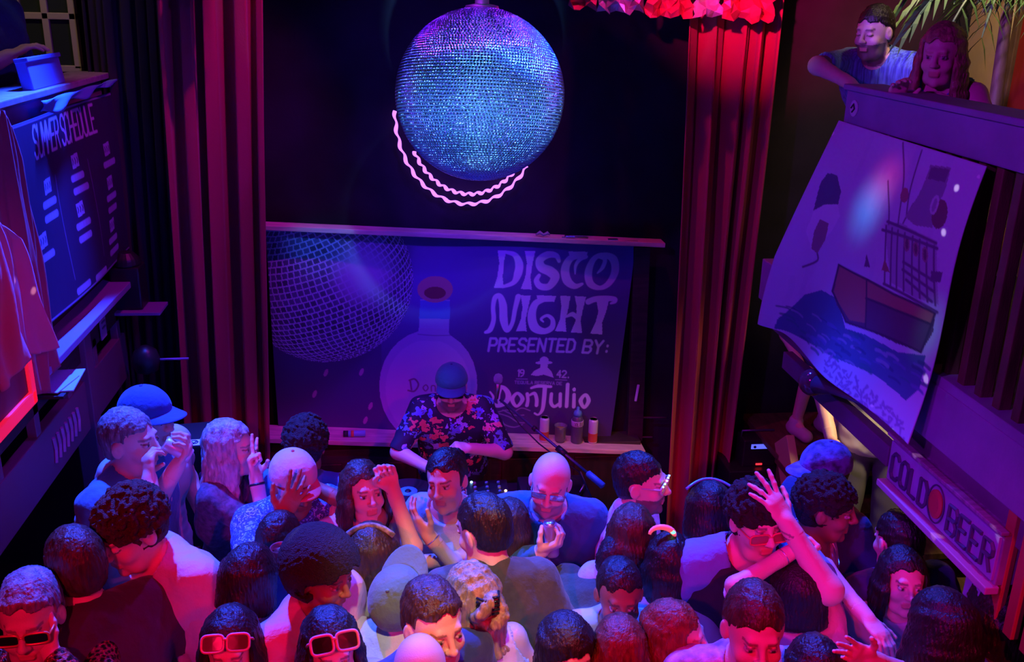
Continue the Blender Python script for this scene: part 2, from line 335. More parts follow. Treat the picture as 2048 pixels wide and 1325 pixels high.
def head_sdf(S, c, R, s, sex, beard=0):
    """skull, jaw, nose, brow, eye sockets with lids, cheeks, lips, ears; R columns are right, front, up of the head"""
    P = lambda x, y, z: c+R@(np.array([x, y, z])*s)
    f = .94 if sex == 'f' else 1
    S.el(P(0, -.012, .032), np.array([.077, .097, .092])*s, R, .02)
    S.el(P(0, .022, -.035), np.array([.060*f, .070, .082])*s, R, .03)
    S.rc(P(-.030*f, .045, -.090), P(.030*f, .045, -.090), .024*s, k=.03*s)
    S.el(P(0, .074, -.104), np.array([.018, .015, .015])*s, R, .02*s)
    S.rc(P(-.030, .080, .034), P(.030, .080, .034), .0115*s, k=.015*s)
    for q in (-1, 1):
        S.el(P(q*.040, .062, -.028), np.array([.022, .022, .022])*s, R, .02*s)
        S.el(P(q*.031, .104, .012), np.array([.016, .016, .0115])*s, R, .012*s, True)
        S.el(P(q*.031, .081, .011), np.array([.0135, .0125, .0105])*s, R, .003*s)
        S.el(P(q*.078, -.006, -.002), np.array([.009, .020, .031])*s, R@Rz(q*.35), .006*s)
        S.el(P(q*.088, .003, .004), np.array([.006, .009, .016])*s, R, .004*s, True)
        S.el(P(q*.012, .100, -.022), np.array([.0085, .009, .008])*s, R, .006*s)
    S.rc(P(0, .089, .026), P(0, .110, -.014), .0085*s, .0095*s, .012*s); S.el(P(0, .112, -.018), np.array([.0105, .011, .010])*s, R, .008*s)
    S.rc(P(-.017, .087, -.053), P(.017, .087, -.053), .0065*s, k=.006*s); S.rc(P(-.014, .087, -.065), P(.014, .087, -.065), .0075*s, k=.006*s)
    S.rc(P(-.022, .098, -.0588), P(.022, .098, -.0588), .0026*s, k=.004*s, sub=True)
CUR = {'relaxed': [(18, 25, 15)]*4, 'open': [(2, 6, 4)]*4, 'fist': [(78, 95, 60)]*4, 'grip': [(45, 50, 30)]*4, 'peace': [(2, 4, 3), (2, 4, 3), (80, 95, 55), (80, 95, 55)], 'point': [(5, 5, 5), (80, 90, 50), (80, 90, 50), (80, 90, 50)], 'spread': [(0, 5, 3), (4, 10, 5), (14, 18, 8), (8, 12, 6)]}
def hand_sdf(S, W, d, n, side, s, pose):
    """palm, four bent fingers of unequal length, thumb from the side of the palm near its base; n = palm normal, side = thumb side"""
    d = nrm(d); n = nrm(n-d*np.dot(n, d)); t = nrm(side-d*np.dot(side, d)-n*np.dot(side, n)); R = np.stack([t, n, d], 1)
    S.rc(W-d*.05*s, W+d*.012*s, .026*s, .022*s, .02*s)
    S.el(W+d*.05*s, np.array([.041, .0165, .052])*s, R, .015*s); S.rc(W+d*.078*s+t*.026*s, W+d*.074*s-t*.028*s, .0125*s, .011*s, .012*s)
    S.el(W+d*.030*s+t*.024*s+n*.008*s, np.array([.016, .014, .026])*s, R, .012*s)
    spread = {'open': .16, 'spread': .26, 'peace': .3}.get(pose, .05)
    for i, (ln, cv) in enumerate(zip((.074, .082, .076, .060), CUR[pose])):
        o = W+d*(.088, .092, .088, .080)[i]*s+t*(.029, .0095, -.0105, -.029)[i]*s; a = 0; dd0 = nrm(d+t*spread*(1.2, .2, -.6, -1.5)[i]*(1 if not (pose == 'peace' and i > 1) else .2))
        r = (.0092, .0094, .009, .0082)[i]*s
        for j, fr in enumerate((.45, .30, .25)):
            a += rad(cv[j]); dd = dd0*math.cos(a)+n*math.sin(a); e = o+dd*ln*fr*1.12*s
            S.rc(o, e, r*(1-.08*j), r*(.92-.08*j), .005*s if j else .009*s); o = e
    b = W+d*.018*s+t*.028*s+n*.006*s
    dirs = {'fist': ((.55, .5, .55), (-.35, .75, .5), (-.8, .45, .3)), 'grip': ((.5, .65, .5), (.1, .8, .5), (-.3, .8, .4)), 'peace': ((.4, .6, .55), (-.5, .7, .4), (-.8, .4, .2)), 'point': ((.4, .6, .55), (-.5, .7, .4), (-.8, .4, .2))}.get(pose, ((.75, .25, .6), (.5, .2, .8), (.35, .15, .9)))
    for j, (v, ln, r) in enumerate(zip(dirs, (.036, .032, .026), (.0125, .0105, .0095))):
        dd = nrm(R@np.array([v[0], v[1], v[2]])); e = b+dd*ln*s; S.rc(b, e, r*s, r*.9*s, .008*s); b = e
def ik(S0, T, l1, l2, pole):
    v = T-S0; L = np.linalg.norm(v); M = (l1+l2)*.995
    if L > M: T = S0+v/L*M; v = T-S0; L = M
    L = max(L, abs(l1-l2)+.02); x = v/np.linalg.norm(v); a = (l1*l1-l2*l2+L*L)/(2*L); hgt = math.sqrt(max(l1*l1-a*a, 0)); p = np.array(pole, float); p = p-x*p.dot(x)
    if np.linalg.norm(p) < 1e-3: p = np.array([0, 0, -1.])-x*(-x[2])
    return S0+x*a+nrm(p)*hgt, T
PEOPLE = []
def person(label, head, z=1.6, face=0, lean=8, side=0, hp=15, hy=0, hr=0, hair=None, hc='dark', top=None, topm=None, sleeve=.55, sex='m', bulk=1.0, hs=1.0,
           R=None, L=None, skin='fair', floor=0.0, Y=None, X=None, pants='jeans_dark', neck=.075, lipcol=None, beard=None, hem=-.04, hl=.28, sit=None, group=None, hat=None, legs=True, headres=None):
    """head: photo pixel of the head centre, z its height; face 0 = to camera, 90 = image right, 180 = away.
    R / L: (px, py, dy, pose[, palm normal, pole]) hand target, dy = depth behind the head"""
    Hc = at(*head, Z=z) if Y is None and X is None else (at(*head, Y=Y) if Y is not None else at(*head, X=X)); z = Hc[2]
    a = rad(face); f = np.array([math.sin(a), -math.cos(a), 0]); r = np.array([-math.cos(a), -math.sin(a), 0]); up = np.array([0, 0, 1.]); B = np.stack([r, f, up], 1)
    T = B@Rx(-rad(lean))@Ry(rad(side)); HR = B@Rz(-rad(hy))@Rx(-rad(hp))@Ry(rad(hr))
    hip = .93; nb = np.array([0, -.01, .50]); hd = np.array([0, .035, .135])
    if sit: hip = sit
    off = lambda s: np.array([0, 0, hip])*s+T@nb*s+(T*.6+HR*.4)@hd*s*hs
    s = (z-floor)/off(1)[2]; s = min(max(s, .84), 1.12); base = Hc-off(s); pel = base+np.array([0, 0, hip*s])
    fz = floor
    W = (.86 if sex == 'f' else 1)*(.5+.5*bulk); bk = bulk*(.92 if sex == 'f' else 1)
    tp = lambda x, y, zz: pel+T@(np.array([x, y, zz])*s)
    nbp = tp(*nb); hs_ = s*hs
    sh = {1: tp(.165*W, -.005, .455), -1: tp(-.165*W, -.005, .455)}
    root = thing('person', label, 'person', (base[0], base[1], fz), 0, group or ('people in the dancing crowd' if floor == 0 and z < 1.8 and Hc[1] < 4.3 else None)); ro = np.array([base[0], base[1], fz])
    skc = np.array(SKINS[skin])
    def prims(S, g=0.0, arms=None, low=True, hands=True):
        kk = .06*s
        S.rc(tp(-.085*W, .0, .36), tp(.085*W, 0, .36), (.118*bk)*s+g, k=kk, R=T, fl=.80)
        S.rc(tp(-.07*W, 0, .30), tp(.07*W, 0, .30), (.115*bk)*s+g, k=kk, R=T, fl=.82)
        S.rc(tp(-.05*W, .005, .15), tp(.05*W, .005, .15), (.105*bk*bk)*s+g, k=kk, R=T, fl=.82)
        S.rc(tp(-.06, 0, .02), tp(.06, 0, .02), (.115*bk)*s+g, k=kk, R=T, fl=.85)
        S.rc(tp(0, -.012, .475), sh[1], .058*s+g, .055*s+g, .05*s); S.rc(tp(0, -.012, .475), sh[-1], .058*s+g, .055*s+g, .05*s)
        if sex == 'f':
            for q in (-1, 1): S.el(tp(q*.07, .085, .315), np.array([.055, .05, .055])*s+g, T, .04*s)
    # joints of the arms
    arm = {}
    for q, spec in ((1, R), (-1, L)):
        l1, l2 = .285*s, .25*s
        if spec is None:
            t = sh[q]+B@(np.array([q*.06, .10, -.44])*s); pose = 'relaxed'; pn = -q*r; pole = -f*.6+q*r*.5
        else:
            ty = Hc[1]+spec[2]; t = at(spec[0], spec[1], Y=ty); pose = spec[3]; pn = np.array(spec[4], float) if len(spec) > 4 and spec[4] is not None else f*-.3-up*.2-q*r
            pole = np.array(spec[5], float) if len(spec) > 5 else (-up+q*r*.5-f*.2)
            hv = nrm(t-sh[q]); t = t-hv*.05*s
        el_, wr = ik(sh[q], t, l1, l2, pole); arm[q] = (el_, wr, pose, pn)
    def armp(S, q, g=0.0, to=2.0, frm=0, k=.02):
        e, w_ = arm[q][:2]; A = sh[q]; u = min(to, 1)
        S.rc(A, A+(e-A)*u, .052*s*bk+g, (.052+(.040-.052)*u)*s*bk+g, k*s)
        if to > 1: u = to-1; S.rc(e, e+(w_-e)*u, .041*s*bk+g, (.041-(.014)*u)*s+g, .02*s)
    # skin: one continuous surface (coarse trunk, finer head and hands of the same field)
    S = SDF(); prims(S); nk = (1 if sex == 'm' else .86)*s; nA = nbp-T[:, 2]*.03*s; nB = Hc-HR[:, 2]*.055*hs_-HR[:, 1]*.012*hs_
    HS = SDF(); HS.p = list(S.p); HS.rc(nA, nB, .060*nk, .052*nk, .03*s)
    S.rc(nA, nA+(nB-nA)*.62, .060*nk, .055*nk, .03*s)
    for q in (1, -1):
        armp(S, q); dW = nrm(arm[q][1]-arm[q][0]); S.rc(arm[q][1]-dW*.05*s, arm[q][1]+dW*.012*s, .026*s, .022*s, .02*s)
    if legs and not sit:
        ft = {}
        for q in (1, -1):
            hp_ = pel+B@(np.array([q*.09, 0, -.03])*s); kn = np.array([base[0], base[1], 0])+B@(np.array([q*.11, .05, 0])*s)+up*(fz+.48*s); an = np.array([base[0], base[1], 0])+B@(np.array([q*.12, -.01, 0])*s)+up*(fz+.09)
            ft[q] = (hp_, kn, an); S.rc(hp_, kn, .082*s*bk, .055*s, .03); S.rc(kn, an, .054*s, .038*s, .02); S.rc(an, an+f*.13*s-up*.045, .038*s, .030*s, .02)
    head_sdf(HS, Hc, HR, hs_, sex)
    hv = headres or (.0037 if head[1] > 850 else .0042)
    lo = Hc-.17*hs_; hi = Hc+.17*hs_
    cut = nA+(nB-nA)*.30; cn = nrm(nB-nA)
    def clipv(pt, n_, ov, prev=None):
        def g(Fd, X, Y, Z):
            d = (X-pt[0])*n_[0]+(Y-pt[1])*n_[1]+(Z-pt[2])*n_[2]
            return np.maximum(Fd, d-ov)
        return g
    V1, Q1 = HS.mesh(hv, lo, hi, clipv(cut, -cn, .012)); parts = [(V1, Q1)]
    hd_cut = []
    for q in (1, -1):
        e, w_, pose, pn = arm[q]; d = nrm(w_-e); G = SDF(); armp(G, q)
        sd = np.cross(d, pn)*q; hand_sdf(G, w_, d, pn, sd, s, pose)
        c0 = w_-d*.045*s; Vh, Qh = G.mesh(.0042, w_-.24*s, w_+.24*s, clipv(c0, -d, .006)); 
        c1 = w_+d*.08*s; keep = np.ones(len(Vh), bool)
        parts.append((Vh, Qh)); hd_cut.append((c0, d, w_))
    Vb, Qb = S.mesh(.0115); parts.append((Vb, Qb))
    n = 0; VV = []; QQ = []
    for v, q_ in parts: VV.append(v); QQ.append(q_+n); n += len(v)
    VV = np.concatenate(VV); QQ = np.concatenate(QQ)
    loc = (VV-Hc)@HR/hs_; C = np.tile(skc, (len(VV), 1)); x, y, zz = loc.T; near = (np.abs(loc) < .16).all(1) & (y > .05)
    def paint(mk, c, o): C[mk] = C[mk]*(1-o)+np.array(c)*o
    paint(near & (np.abs(x) < .024-.2*np.abs(zz+.059)) & (np.abs(zz+.059) < .013), lipcol or skc*np.array([.85, .42, .42]), .8)
    paint(near & (np.abs(np.abs(x)-.031) < .019) & (np.abs(zz-.0345+.15*np.abs(np.abs(x)-.031)) < .0042), np.array(HAIRC[hc if hc not in ('light', 'white', 'grey') else 'darkgrey'])*1.2, .62)
    ex = np.abs(x)-.031
    if hp <= 10:
        paint(near & (np.abs(ex) < .0125) & (np.abs(zz-.0105) < .0058-.02*np.abs(ex)), (.55, .5, .5), .85); paint(near & (np.abs(ex) < .0052) & (np.abs(zz-.0105) < .0055), (.02, .012, .01), .95); paint(near & (np.abs(ex) < .014) & (np.abs(zz-.0175) < .0022), (.03, .02, .02), .7)
    else: paint(near & (np.abs(ex) < .014) & (np.abs(zz-.0065) < .0026), (.02, .015, .015), .85)
    if beard:
        bm = (np.abs(loc) < .2).all(1) & (y > -.005) & (zz < -.038-.1*np.clip(.05-y, 0, 1)) & (zz > -.16) & ~((np.abs(x) < .02) & (np.abs(zz+.059) < .009))
        paint(bm, HAIRC[beard], .75)
    o = mesh('body', VV-ro, QQ, skin_mat(), root, True, C)
    # clothes
    if top:
        G = SDF(); prims(G, .012*s)
        G.rc(tp(-.075, 0, -.02), tp(.075, 0, -.02), .122*s*bk, k=.04, R=T, fl=.85)
        for q in (1, -1):
            if sleeve > 0: armp(G, q, .014*s if sleeve <= 1 else .010*s, sleeve)
        nc = tp(0, .035, .535); cutlow = tp(0, 0, hem-.03); tz = T[:, 2]; wr_ = {'tshirt': 1.0, 'jacket': 1.3, 'tank': .5}.get(top, 1)
        nr = neck*s
        def post(Fd, X, Y, Z):
            Fd = Fd+wr_*.0055*wob(X, Y, Z, 30, abs(int(head[0])))+wr_*.0030*wob(X, Y, Z, 62, abs(int(head[1])))+wr_*.0042*np.sin(9*wob(X, Y, Z*.4, 11, abs(int(head[0]))+1)+14*Z)*np.clip(wob(X, Y, Z, 13, 5)+.35, 0, 1)
            dn = np.sqrt((X-nc[0])**2+(Y-nc[1])**2+(Z-nc[2])**2)-nr; Fd = np.maximum(Fd, -dn)
            Fd = np.maximum(Fd, -((X-cutlow[0])*tz[0]+(Y-cutlow[1])*tz[1]+(Z-cutlow[2])*tz[2]))
            for q in (1, -1):
                if 0 < sleeve <= 1:
                    e = arm[q][0]; A = sh[q]; ax = nrm(e-A); ct = A+(e-A)*sleeve
                    da = (X-ct[0])*ax[0]+(Y-ct[1])*ax[1]+(Z-ct[2])*ax[2]; near_ = np.sqrt((X-ct[0])**2+(Y-ct[1])**2+(Z-ct[2])**2) < .10*s
                    Fd = np.where(near_ & (da > 0), np.maximum(Fd, da), Fd)
            if top == 'tank':
                for q in (1, -1):
                    c_ = sh[q]+T[:, 0]*q*.03*s; dn = np.sqrt((X-c_[0])**2+(Y-c_[1])**2+(Z-c_[2])**2)-.085*s; Fd = np.maximum(Fd, -dn)
            if top == 'jacket':   # open front strip
                lx = (X-pel[0])*T[0, 0]+(Y-pel[1])*T[1, 0]+(Z-pel[2])*T[2, 0]; ly = (X-pel[0])*T[0, 1]+(Y-pel[1])*T[1, 1]+(Z-pel[2])*T[2, 1]
                lz = (X-pel[0])*T[0, 2]+(Y-pel[1])*T[1, 2]+(Z-pel[2])*T[2, 2]
                Fd = np.maximum(Fd, -np.maximum(np.maximum(np.abs(lx)-(.03+.05*np.clip(lz, 0, 1))*s, .02-ly), -.2+lz*0))
            return Fd
        V2, Q2 = G.mesh(.0075, None, None, post)
        mesh({'tshirt': 'shirt', 'jacket': 'jacket', 'tank': 'tank_top', 'shirt': 'shirt', 'top': 'top'}.get(top, 'shirt'), V2-ro, Q2, topm, root, True)
        if top == 'jacket':
            G = SDF(); prims(G, .006*s); V2, Q2 = G.mesh(.009, None, None, lambda Fd, X, Y, Z: np.maximum(np.maximum(Fd, -(np.sqrt((X-nc[0])**2+(Y-nc[1])**2+(Z-nc[2])**2)-nr)), -((X-cutlow[0])*tz[0]+(Y-cutlow[1])*tz[1]+(Z-cutlow[2])*tz[2])))
            mesh('undershirt', V2-ro, Q2, mat('cloth_black', (.012, .01, .014), .9), root, True)
    if legs and not sit:
        G = SDF(); G.rc(tp(-.07, 0, .0), tp(.07, 0, .0), .125*s*bk, k=.05, R=T, fl=.87)
        for q in (1, -1):
            hp_, kn, an = ft[q]
            if pants == 'shorts': G.rc(hp_, hp_+(kn-hp_)*.75, .095*s*bk, .082*s, .03)
            else: G.rc(hp_, kn, .092*s*bk, .068*s, .03); G.rc(kn, an+up*.02, .068*s, .058*s, .02)
        V2, Q2 = G.mesh(.014, None, None, lambda Fd, X, Y, Z: Fd+.003*wob(X, Y, Z, 30, 3))
        PM = {'jeans_dark': ((.03, .04, .09), .85), 'black': ((.012, .012, .015), .85), 'khaki': ((.3, .25, .17), .85), 'grey': ((.14, .15, .15), .85), 'shorts': ((.12, .13, .13), .85)}[pants]
        mesh('trousers', V2-ro, Q2, mat('cloth_'+pants, *PM), root, True)
        for q in (1, -1):
            hp_, kn, an = ft[q]; G = SDF(); a0 = np.array([an[0], an[1], fz+.045]); G.rc(a0-f*.03, a0+f*.15*s, .043, .040, .01); G.rc(a0, a0+up*.05, .042, .045, .02)
            V2, Q2 = G.mesh(.010, None, None, lambda Fd, X, Y, Z: np.maximum(Fd, fz+.003-Z))
            mesh('shoe', V2-ro, Q2, mat('shoe_white', (.6, .58, .55), .6) if pants == 'shorts' else mat('shoe_leather', (.05, .045, .05), .6), root, True)
    D = dict(root=root, ro=ro, Hc=Hc, HR=HR, s=hs_, sb=s, T=T, B=B, arm=arm, tp=tp, f=f, r=r, sh=sh, Y=Hc[1])
    if hair: add_hair(D, hair, hc, hl)
    PEOPLE.append(D); return D
def add_hair(D, style, hc, hl=.28, seed=None):
    Hc, HR, s, root, ro = D['Hc'], D['HR'], D['s'], D['root'], D['ro']; P = lambda x, y, z: Hc+HR@(np.array([x, y, z])*s)
    G = SDF(); r_ = np.random.default_rng(int(abs(Hc[0])*1e4)); t = {'buzz': .004, 'short': .009, 'swept': .013, 'curly': .016, 'afro': .046, 'long': .010, 'bob': .013, 'bun': .008, 'tied': .007, 'wavy': .014, 'clip': .013, 'crop': .006}[style]
    G.el(P(0, -.018, .034), (np.array([.077, .097, .092])+t*(np.array([.45, .9, 1.25]) if style in ('short', 'crop', 'swept', 'tied') else 1))*s, HR, .01)
    if style in ('buzz', 'short', 'swept', 'crop', 'curly', 'afro'): G.el(P(0, -.045, -.01), (np.array([.064, .055, .070])+t*.7)*s, HR, .02)
    if style == 'swept':
        for i in range(9): x = -.056+.014*i; G.rc(P(x, .062-6*x*x, .098-5*x*x), P(x*.9, -.05, .118-5*x*x), .008*s, .012*s, .012)
    if style == 'curly':
        n = 620
        for i in range(n):
            v = r_.normal(size=3); v = v/np.linalg.norm(v)
            if v[2] < -.35 or (v[1] > .55 and v[2] < .28): continue
            p = P(*(np.array([0, -.014, .034])+v*(np.array([.077, .097, .092])+t+.002))); G.el(p, np.full(3, r_.uniform(.006, .012)*s), None, .003)
    if style in ('long', 'wavy', 'clip'):
        D0 = D['T']; back = -D['f']
        for i in range(22):      # locks that fall from the crown over the back and the shoulders
            a = rad(-125+250*i/21); dx, dy = math.sin(a), -math.cos(a); p0 = P(dx*.065, -.02+dy*.075, .06); p1 = P(dx*.088, -.012+dy*.092, -.03)
            p2 = Hc+D['B']@np.array([dx*.105, -.02+dy*.098, -.16])*s; L2 = hl if style != 'clip' else .10
            p3 = p2+np.array([0, 0, -(L2-.1)])*s+D['B']@np.array([dx*.02, -.02+(.03 if abs(dx) > .8 else 0), 0])*s
            G.rc(p0, p1, .022*s, .022*s, .012); G.rc(p1, p2, .022*s, .021*s, .012); G.rc(p2, p3, .021*s, .012*s, .012)
    if style == 'bob':
        for i in range(20):
            a = rad(-115+230*i/19); dx, dy = math.sin(a), -math.cos(a); G.rc(P(dx*.075, -.02+dy*.08, .05), P(dx*.088, -.015+dy*.09, -.075-.01*(dx*dx)), .024*s, .020*s, .012)
    if style == 'bun': G.el(P(0, -.125, .05), np.array([.042, .036, .04])*s, HR, .012)
    if style == 'clip':
        for i in range(14): a = i/14*6.28; G.el(P(.045*math.cos(a), -.135+.02*math.sin(2*a), .03+.045*math.sin(a)), np.full(3, .022*s), None, .006)
    if style == 'tied': G.rc(P(0, -.105, .0), P(0, -.13, -.09), .026*s, .016*s, .015)
    fl = {'short': .074, 'buzz': .06, 'crop': .066, 'swept': .085, 'curly': .045, 'afro': .085, 'long': .082, 'wavy': .082, 'clip': .085, 'bob': .058, 'bun': .082, 'tied': .082}[style]
    amp, fr = {'curly': (.005, 210), 'afro': (.0035, 330), 'wavy': (.007, 70), 'clip': (.007, 90), 'long': (.0045, 60), 'bob': (.003, 60)}.get(style, (.0035, 90))
    hair_low = {'short': -.045, 'crop': -.04, 'buzz': -.04, 'swept': -.045, 'curly': -.06, 'afro': -.055}.get(style)
    def post(Fd, X, Y, Z):
        x = ((X-Hc[0])*HR[0, 0]+(Y-Hc[1])*HR[1, 0]+(Z-Hc[2])*HR[2, 0])/s; y = ((X-Hc[0])*HR[0, 1]+(Y-Hc[1])*HR[1, 1]+(Z-Hc[2])*HR[2, 1])/s; z = ((X-Hc[0])*HR[0, 2]+(Y-Hc[1])*HR[1, 2]+(Z-Hc[2])*HR[2, 2])/s
        ang = np.arctan2(x, -(y+.014))
        Fd = Fd+amp*wob(X, Y, Z, fr, int(abs(Hc[0])*999))
        if style in ('long', 'wavy', 'clip', 'bob', 'bun', 'tied', 'swept', 'short'): Fd = Fd+.0016*np.sin(ang*46+z*18+3*np.sin(z*30))+.0012*np.sin(ang*83-z*25)
        # face opening: in front of the ears and under the hairline
        face = np.maximum(np.maximum(.022-y, z-(fl+.006*np.sin(x*110+Hc[0]*9)-.9*np.abs(x)**1.35)), np.abs(x)-.066 if style in ('long', 'wavy', 'clip', 'bob') else -1)*s
        Fd = np.maximum(Fd, -face)
        if hair_low is not None:
            Fd = np.maximum(Fd, (hair_low-z-.4*np.clip(-y-.03, 0, 1))*s); ear = (np.sqrt((np.abs(x)-.08)**2+(y+.0)**2+(z+.002)**2)-.036)*s; Fd = np.maximum(Fd, -ear)
        return Fd
    V, Q = G.mesh(.0055 if style not in ('curly', 'afro') else .005, None, None, post)
    mesh('hair', V-ro, Q, mat('hair_matte_'+hc, HAIRC[hc], .8, noise=.5, nscale=90, bump=1, bscale=220) if style in ('curly', 'afro') else hair_mat(hc), root, True)
def cap(D, m, m2=None, back=False, yaw=0, name='cap', brim=True, bucket=False, up=.03, pitch=-8):
    Hc, s, root, ro = D['Hc'], D['s'], D['root'], D['ro']; HR = D['HR']@Rz(rad(180 if back else 0)+rad(yaw))@Rx(-rad(pitch)); P = lambda x, y, z: Hc+HR@(np.array([x, y, z])*s)
    G = SDF(); G.el(P(0, -.010 if not back else .010, .045), np.array([.092, .112, .096])*s, HR, .01)
    def post(Fd, X, Y, Z):
        z = ((X-Hc[0])*HR[0, 2]+(Y-Hc[1])*HR[1, 2]+(Z-Hc[2])*HR[2, 2])/s; return np.maximum(Fd, (up-z)*s)+.0012*wob(X, Y, Z, 60)
    V, Q = G.mesh(.005, None, None, post); c = mesh(name, V-ro, Q, m, root, True)
    b = MB(); b.lathe([(.007*s, 0), (.007*s, .004*s), (.003*s, .007*s)], P(0, -.01, .139)-ro, 10); b.build('top_button', m2 or m, c, True)
    if brim:
        nx, ny = 18, 8; V = []; Fc = []
        for lay in (0, 1):
            for j in range(ny):
                for i in range(nx):
                    a = rad(-68+136*i/(nx-1)); u = j/(ny-1); rr = .088+(.075*u*math.cos(a)**.6); x = math.sin(a)*(.086+.004*u); y = math.cos(a)*.100+.078*u*max(math.cos(a), 0)**.5
                    V.append(P(x, y, up+.004-.9*x*x*(.4+u)-.12*u*.1+(.0035 if lay else 0))-ro)
        L = nx*ny
        for j in range(ny-1):
            for i in range(nx-1):
                k = j*nx+i; Fc.append((k, k+nx, k+nx+1, k+1)); Fc.append((L+k, L+k+1, L+k+nx+1, L+k+nx))
        for i in range(nx-1):
            Fc.append(((ny-1)*nx+i, L+(ny-1)*nx+i, L+(ny-1)*nx+i+1, (ny-1)*nx+i+1)); Fc.append((i, i+1, L+i+1, L+i))
        for j in range(ny-1): Fc.append((j*nx, L+j*nx, L+(j+1)*nx, (j+1)*nx)); k = j*nx+nx-1; Fc.append((k, k+nx, L+k+nx, L+k))
        mesh('brim', V, Fc, m2 or m, c, True)
    return c
def glasses(D, fm, lm, pos=(0, .098, .012), tilt=0, w=.030, h=.020, sq=True, name='sunglasses', rim=.0035, label=None, temple=True):
    """frame with two rims, bridge, two temples; lenses as sub-parts"""
    Hc, s, root, ro, HR0 = D['Hc'], D['s'], D['root'], D['ro'], D['HR']; HR = HR0@Rx(rad(tilt)); O = Hc+HR0@(np.array(pos)*s)-ro; P = lambda x, y, z: O+HR@(np.array([x, y, z])*s)
    fr = MB(); le = []
    for q in (-1, 1):
        cx = q*(w+.005); ring = []
        for i in range(24):
            a = 2*math.pi*i/24; ca, sa = math.cos(a), math.sin(a); e = .5 if sq else 1
            x = w*abs(ca)**e*(1 if ca > 0 else -1); z = h*abs(sa)**e*(1 if sa > 0 else -1); ring.append((cx+x, -.25*abs(cx+x)**1.6, z))
        fr.tube([P(*p) for p in ring+ring[:2]], rim*s, 6, False)
        V = [P(cx, -.25*abs(cx)**1.6, 0)]+[P(*p) for p in ring]; V2 = [v-HR[:, 1]*.002*s for v in V]; n = 25
        le.append((V+V2, [(0, i+1, (i+1) % 24+1) for i in range(24)]+[(n, n+(i+1) % 24+1, n+i+1) for i in range(24)]))
        if temple: fr.tube([P(q*(2*w+.006), -.004, h*.4), P(q*(2*w+.010), -.03, h*.4), P(q*(2*w+.010), -.095, h*.2)], rim*.9*s, 6)
    fr.tube([P(-.006, 0, h*.35), P(0, .002, h*.5), P(.006, 0, h*.35)], rim*s, 6)
    g = fr.build(name, fm, root, True)
    for v, f_ in le: mesh('lens', v, f_, lm, g)
    if label: g['label'] = label
    return g
def collar(D, m, open_=.06, w=.045, name='collar'):
    s, T, ro = D['sb'], D['T'], D['ro']; V = []; n = 22
    for lay in (0, 1):
        for j in range(3):
            for i in range(n):
                a = rad(25+310*i/(n-1)); r0 = (.072, .078, .092)[j]; z = (.485, .525, .490)[j]-(.05*max(0, math.cos(a))**2); off = .004*lay
                V.append(D['tp'](math.sin(a)*(r0+off), math.cos(a)*(r0+off)-.0, z)-ro)
    Fc = []
    for lay in (0, 1):
        o = lay*3*n
        for j in range(2):
            for i in range(n-1): k = o+j*n+i; Fc.append((k, k+1, k+n+1, k+n) if lay else (k, k+n, k+n+1, k+1))
    return mesh(name, V, Fc, m, D['root'], True)
def band(D, q, m, name='bracelet', at_=.03, w=.006, r=.031):
    e, w_, _, _ = D['arm'][q]; d = nrm(w_-e); c = w_-d*at_*D['sb']-D['ro']; u = nrm(np.cross(d, [0, 0, 1.])); v = np.cross(d, u); s = D['sb']
    P = [c+(u*math.cos(t)+v*math.sin(t))*r*s for t in np.linspace(0, 2*math.pi, 25)]; return MB().tube(P+P[1:2], w*s, 6, False).build(name, m, D['root'], True)
def held_at(D, q, off=.075, n_=.035):
    e, w_, _, pn = D['arm'][q]; d = nrm(w_-e); n = nrm(np.array(pn)-d*np.dot(pn, d)); return w_+d*off*D['sb']+n*n_*D['sb'], d, n
# ------------------------------------------------------------------ the room
WL, WR, WB = -1.6, 1.9, 5.7
black = mat('wall_black_paint', (.02, .014, .03), .85, noise=.5, nscale=3, bump=.1)
struct(box('floor', (.3, 2.5, -.05), (7, 8, .1), mat('floor_dark_boards', (.05, .03, .028), .55, noise=.5, nscale=5, stretch=(8, 1, 1), bump=.2)))
struct(box('wall_back', (.3, WB+.05, 2.7), (7, .1, 5.4), black))
struct(box('ceiling', (.3, 2.5, 5.45), (7, 8, .1), black))
struct(box('wall_left', (-2.75, 2.2, 2.7), (.1, 7, 5.4), mat('wall_dark_brick', (.05, .035, .06), .9, noise=.6, nscale=9, bump=.6, bscale=20)))
struct(box('wall_right', (3.45, 2.2, 2.7), (.1, 7, 5.4), mat('wall_ochre', (.62, .42, .2), .85, noise=.2, nscale=4)))
struct(box('wall_behind', (.3, -1.45, 2.7), (7, .1, 5.4), black))
wood_d = mat('wood_dark', (.055, .03, .03), .6, noise=.5, nscale=6, stretch=(1, 1, 8), bump=.2)
wood_m = mat('wood_brown', (.16, .085, .05), .6, noise=.45, nscale=6, stretch=(6, 1, 1), bump=.2)
wood_l = mat('wood_pale', (.80, .62, .50), .55, noise=.3, nscale=6, stretch=(1, 9, 9), bump=.15)
lav = mat('painted_lavender', (.42, .26, .60), .6, noise=.25, nscale=7, bump=.1)
# balcony slabs (floors of the galleries)
struct(box('trim_1', (2.65, 1.4, 2.19), (1.5, 6.0, .14), wood_d)); struct(box('trim_2', (-2.18, 2.1, 2.07), (1.06, 7.0, .12), wood_d))
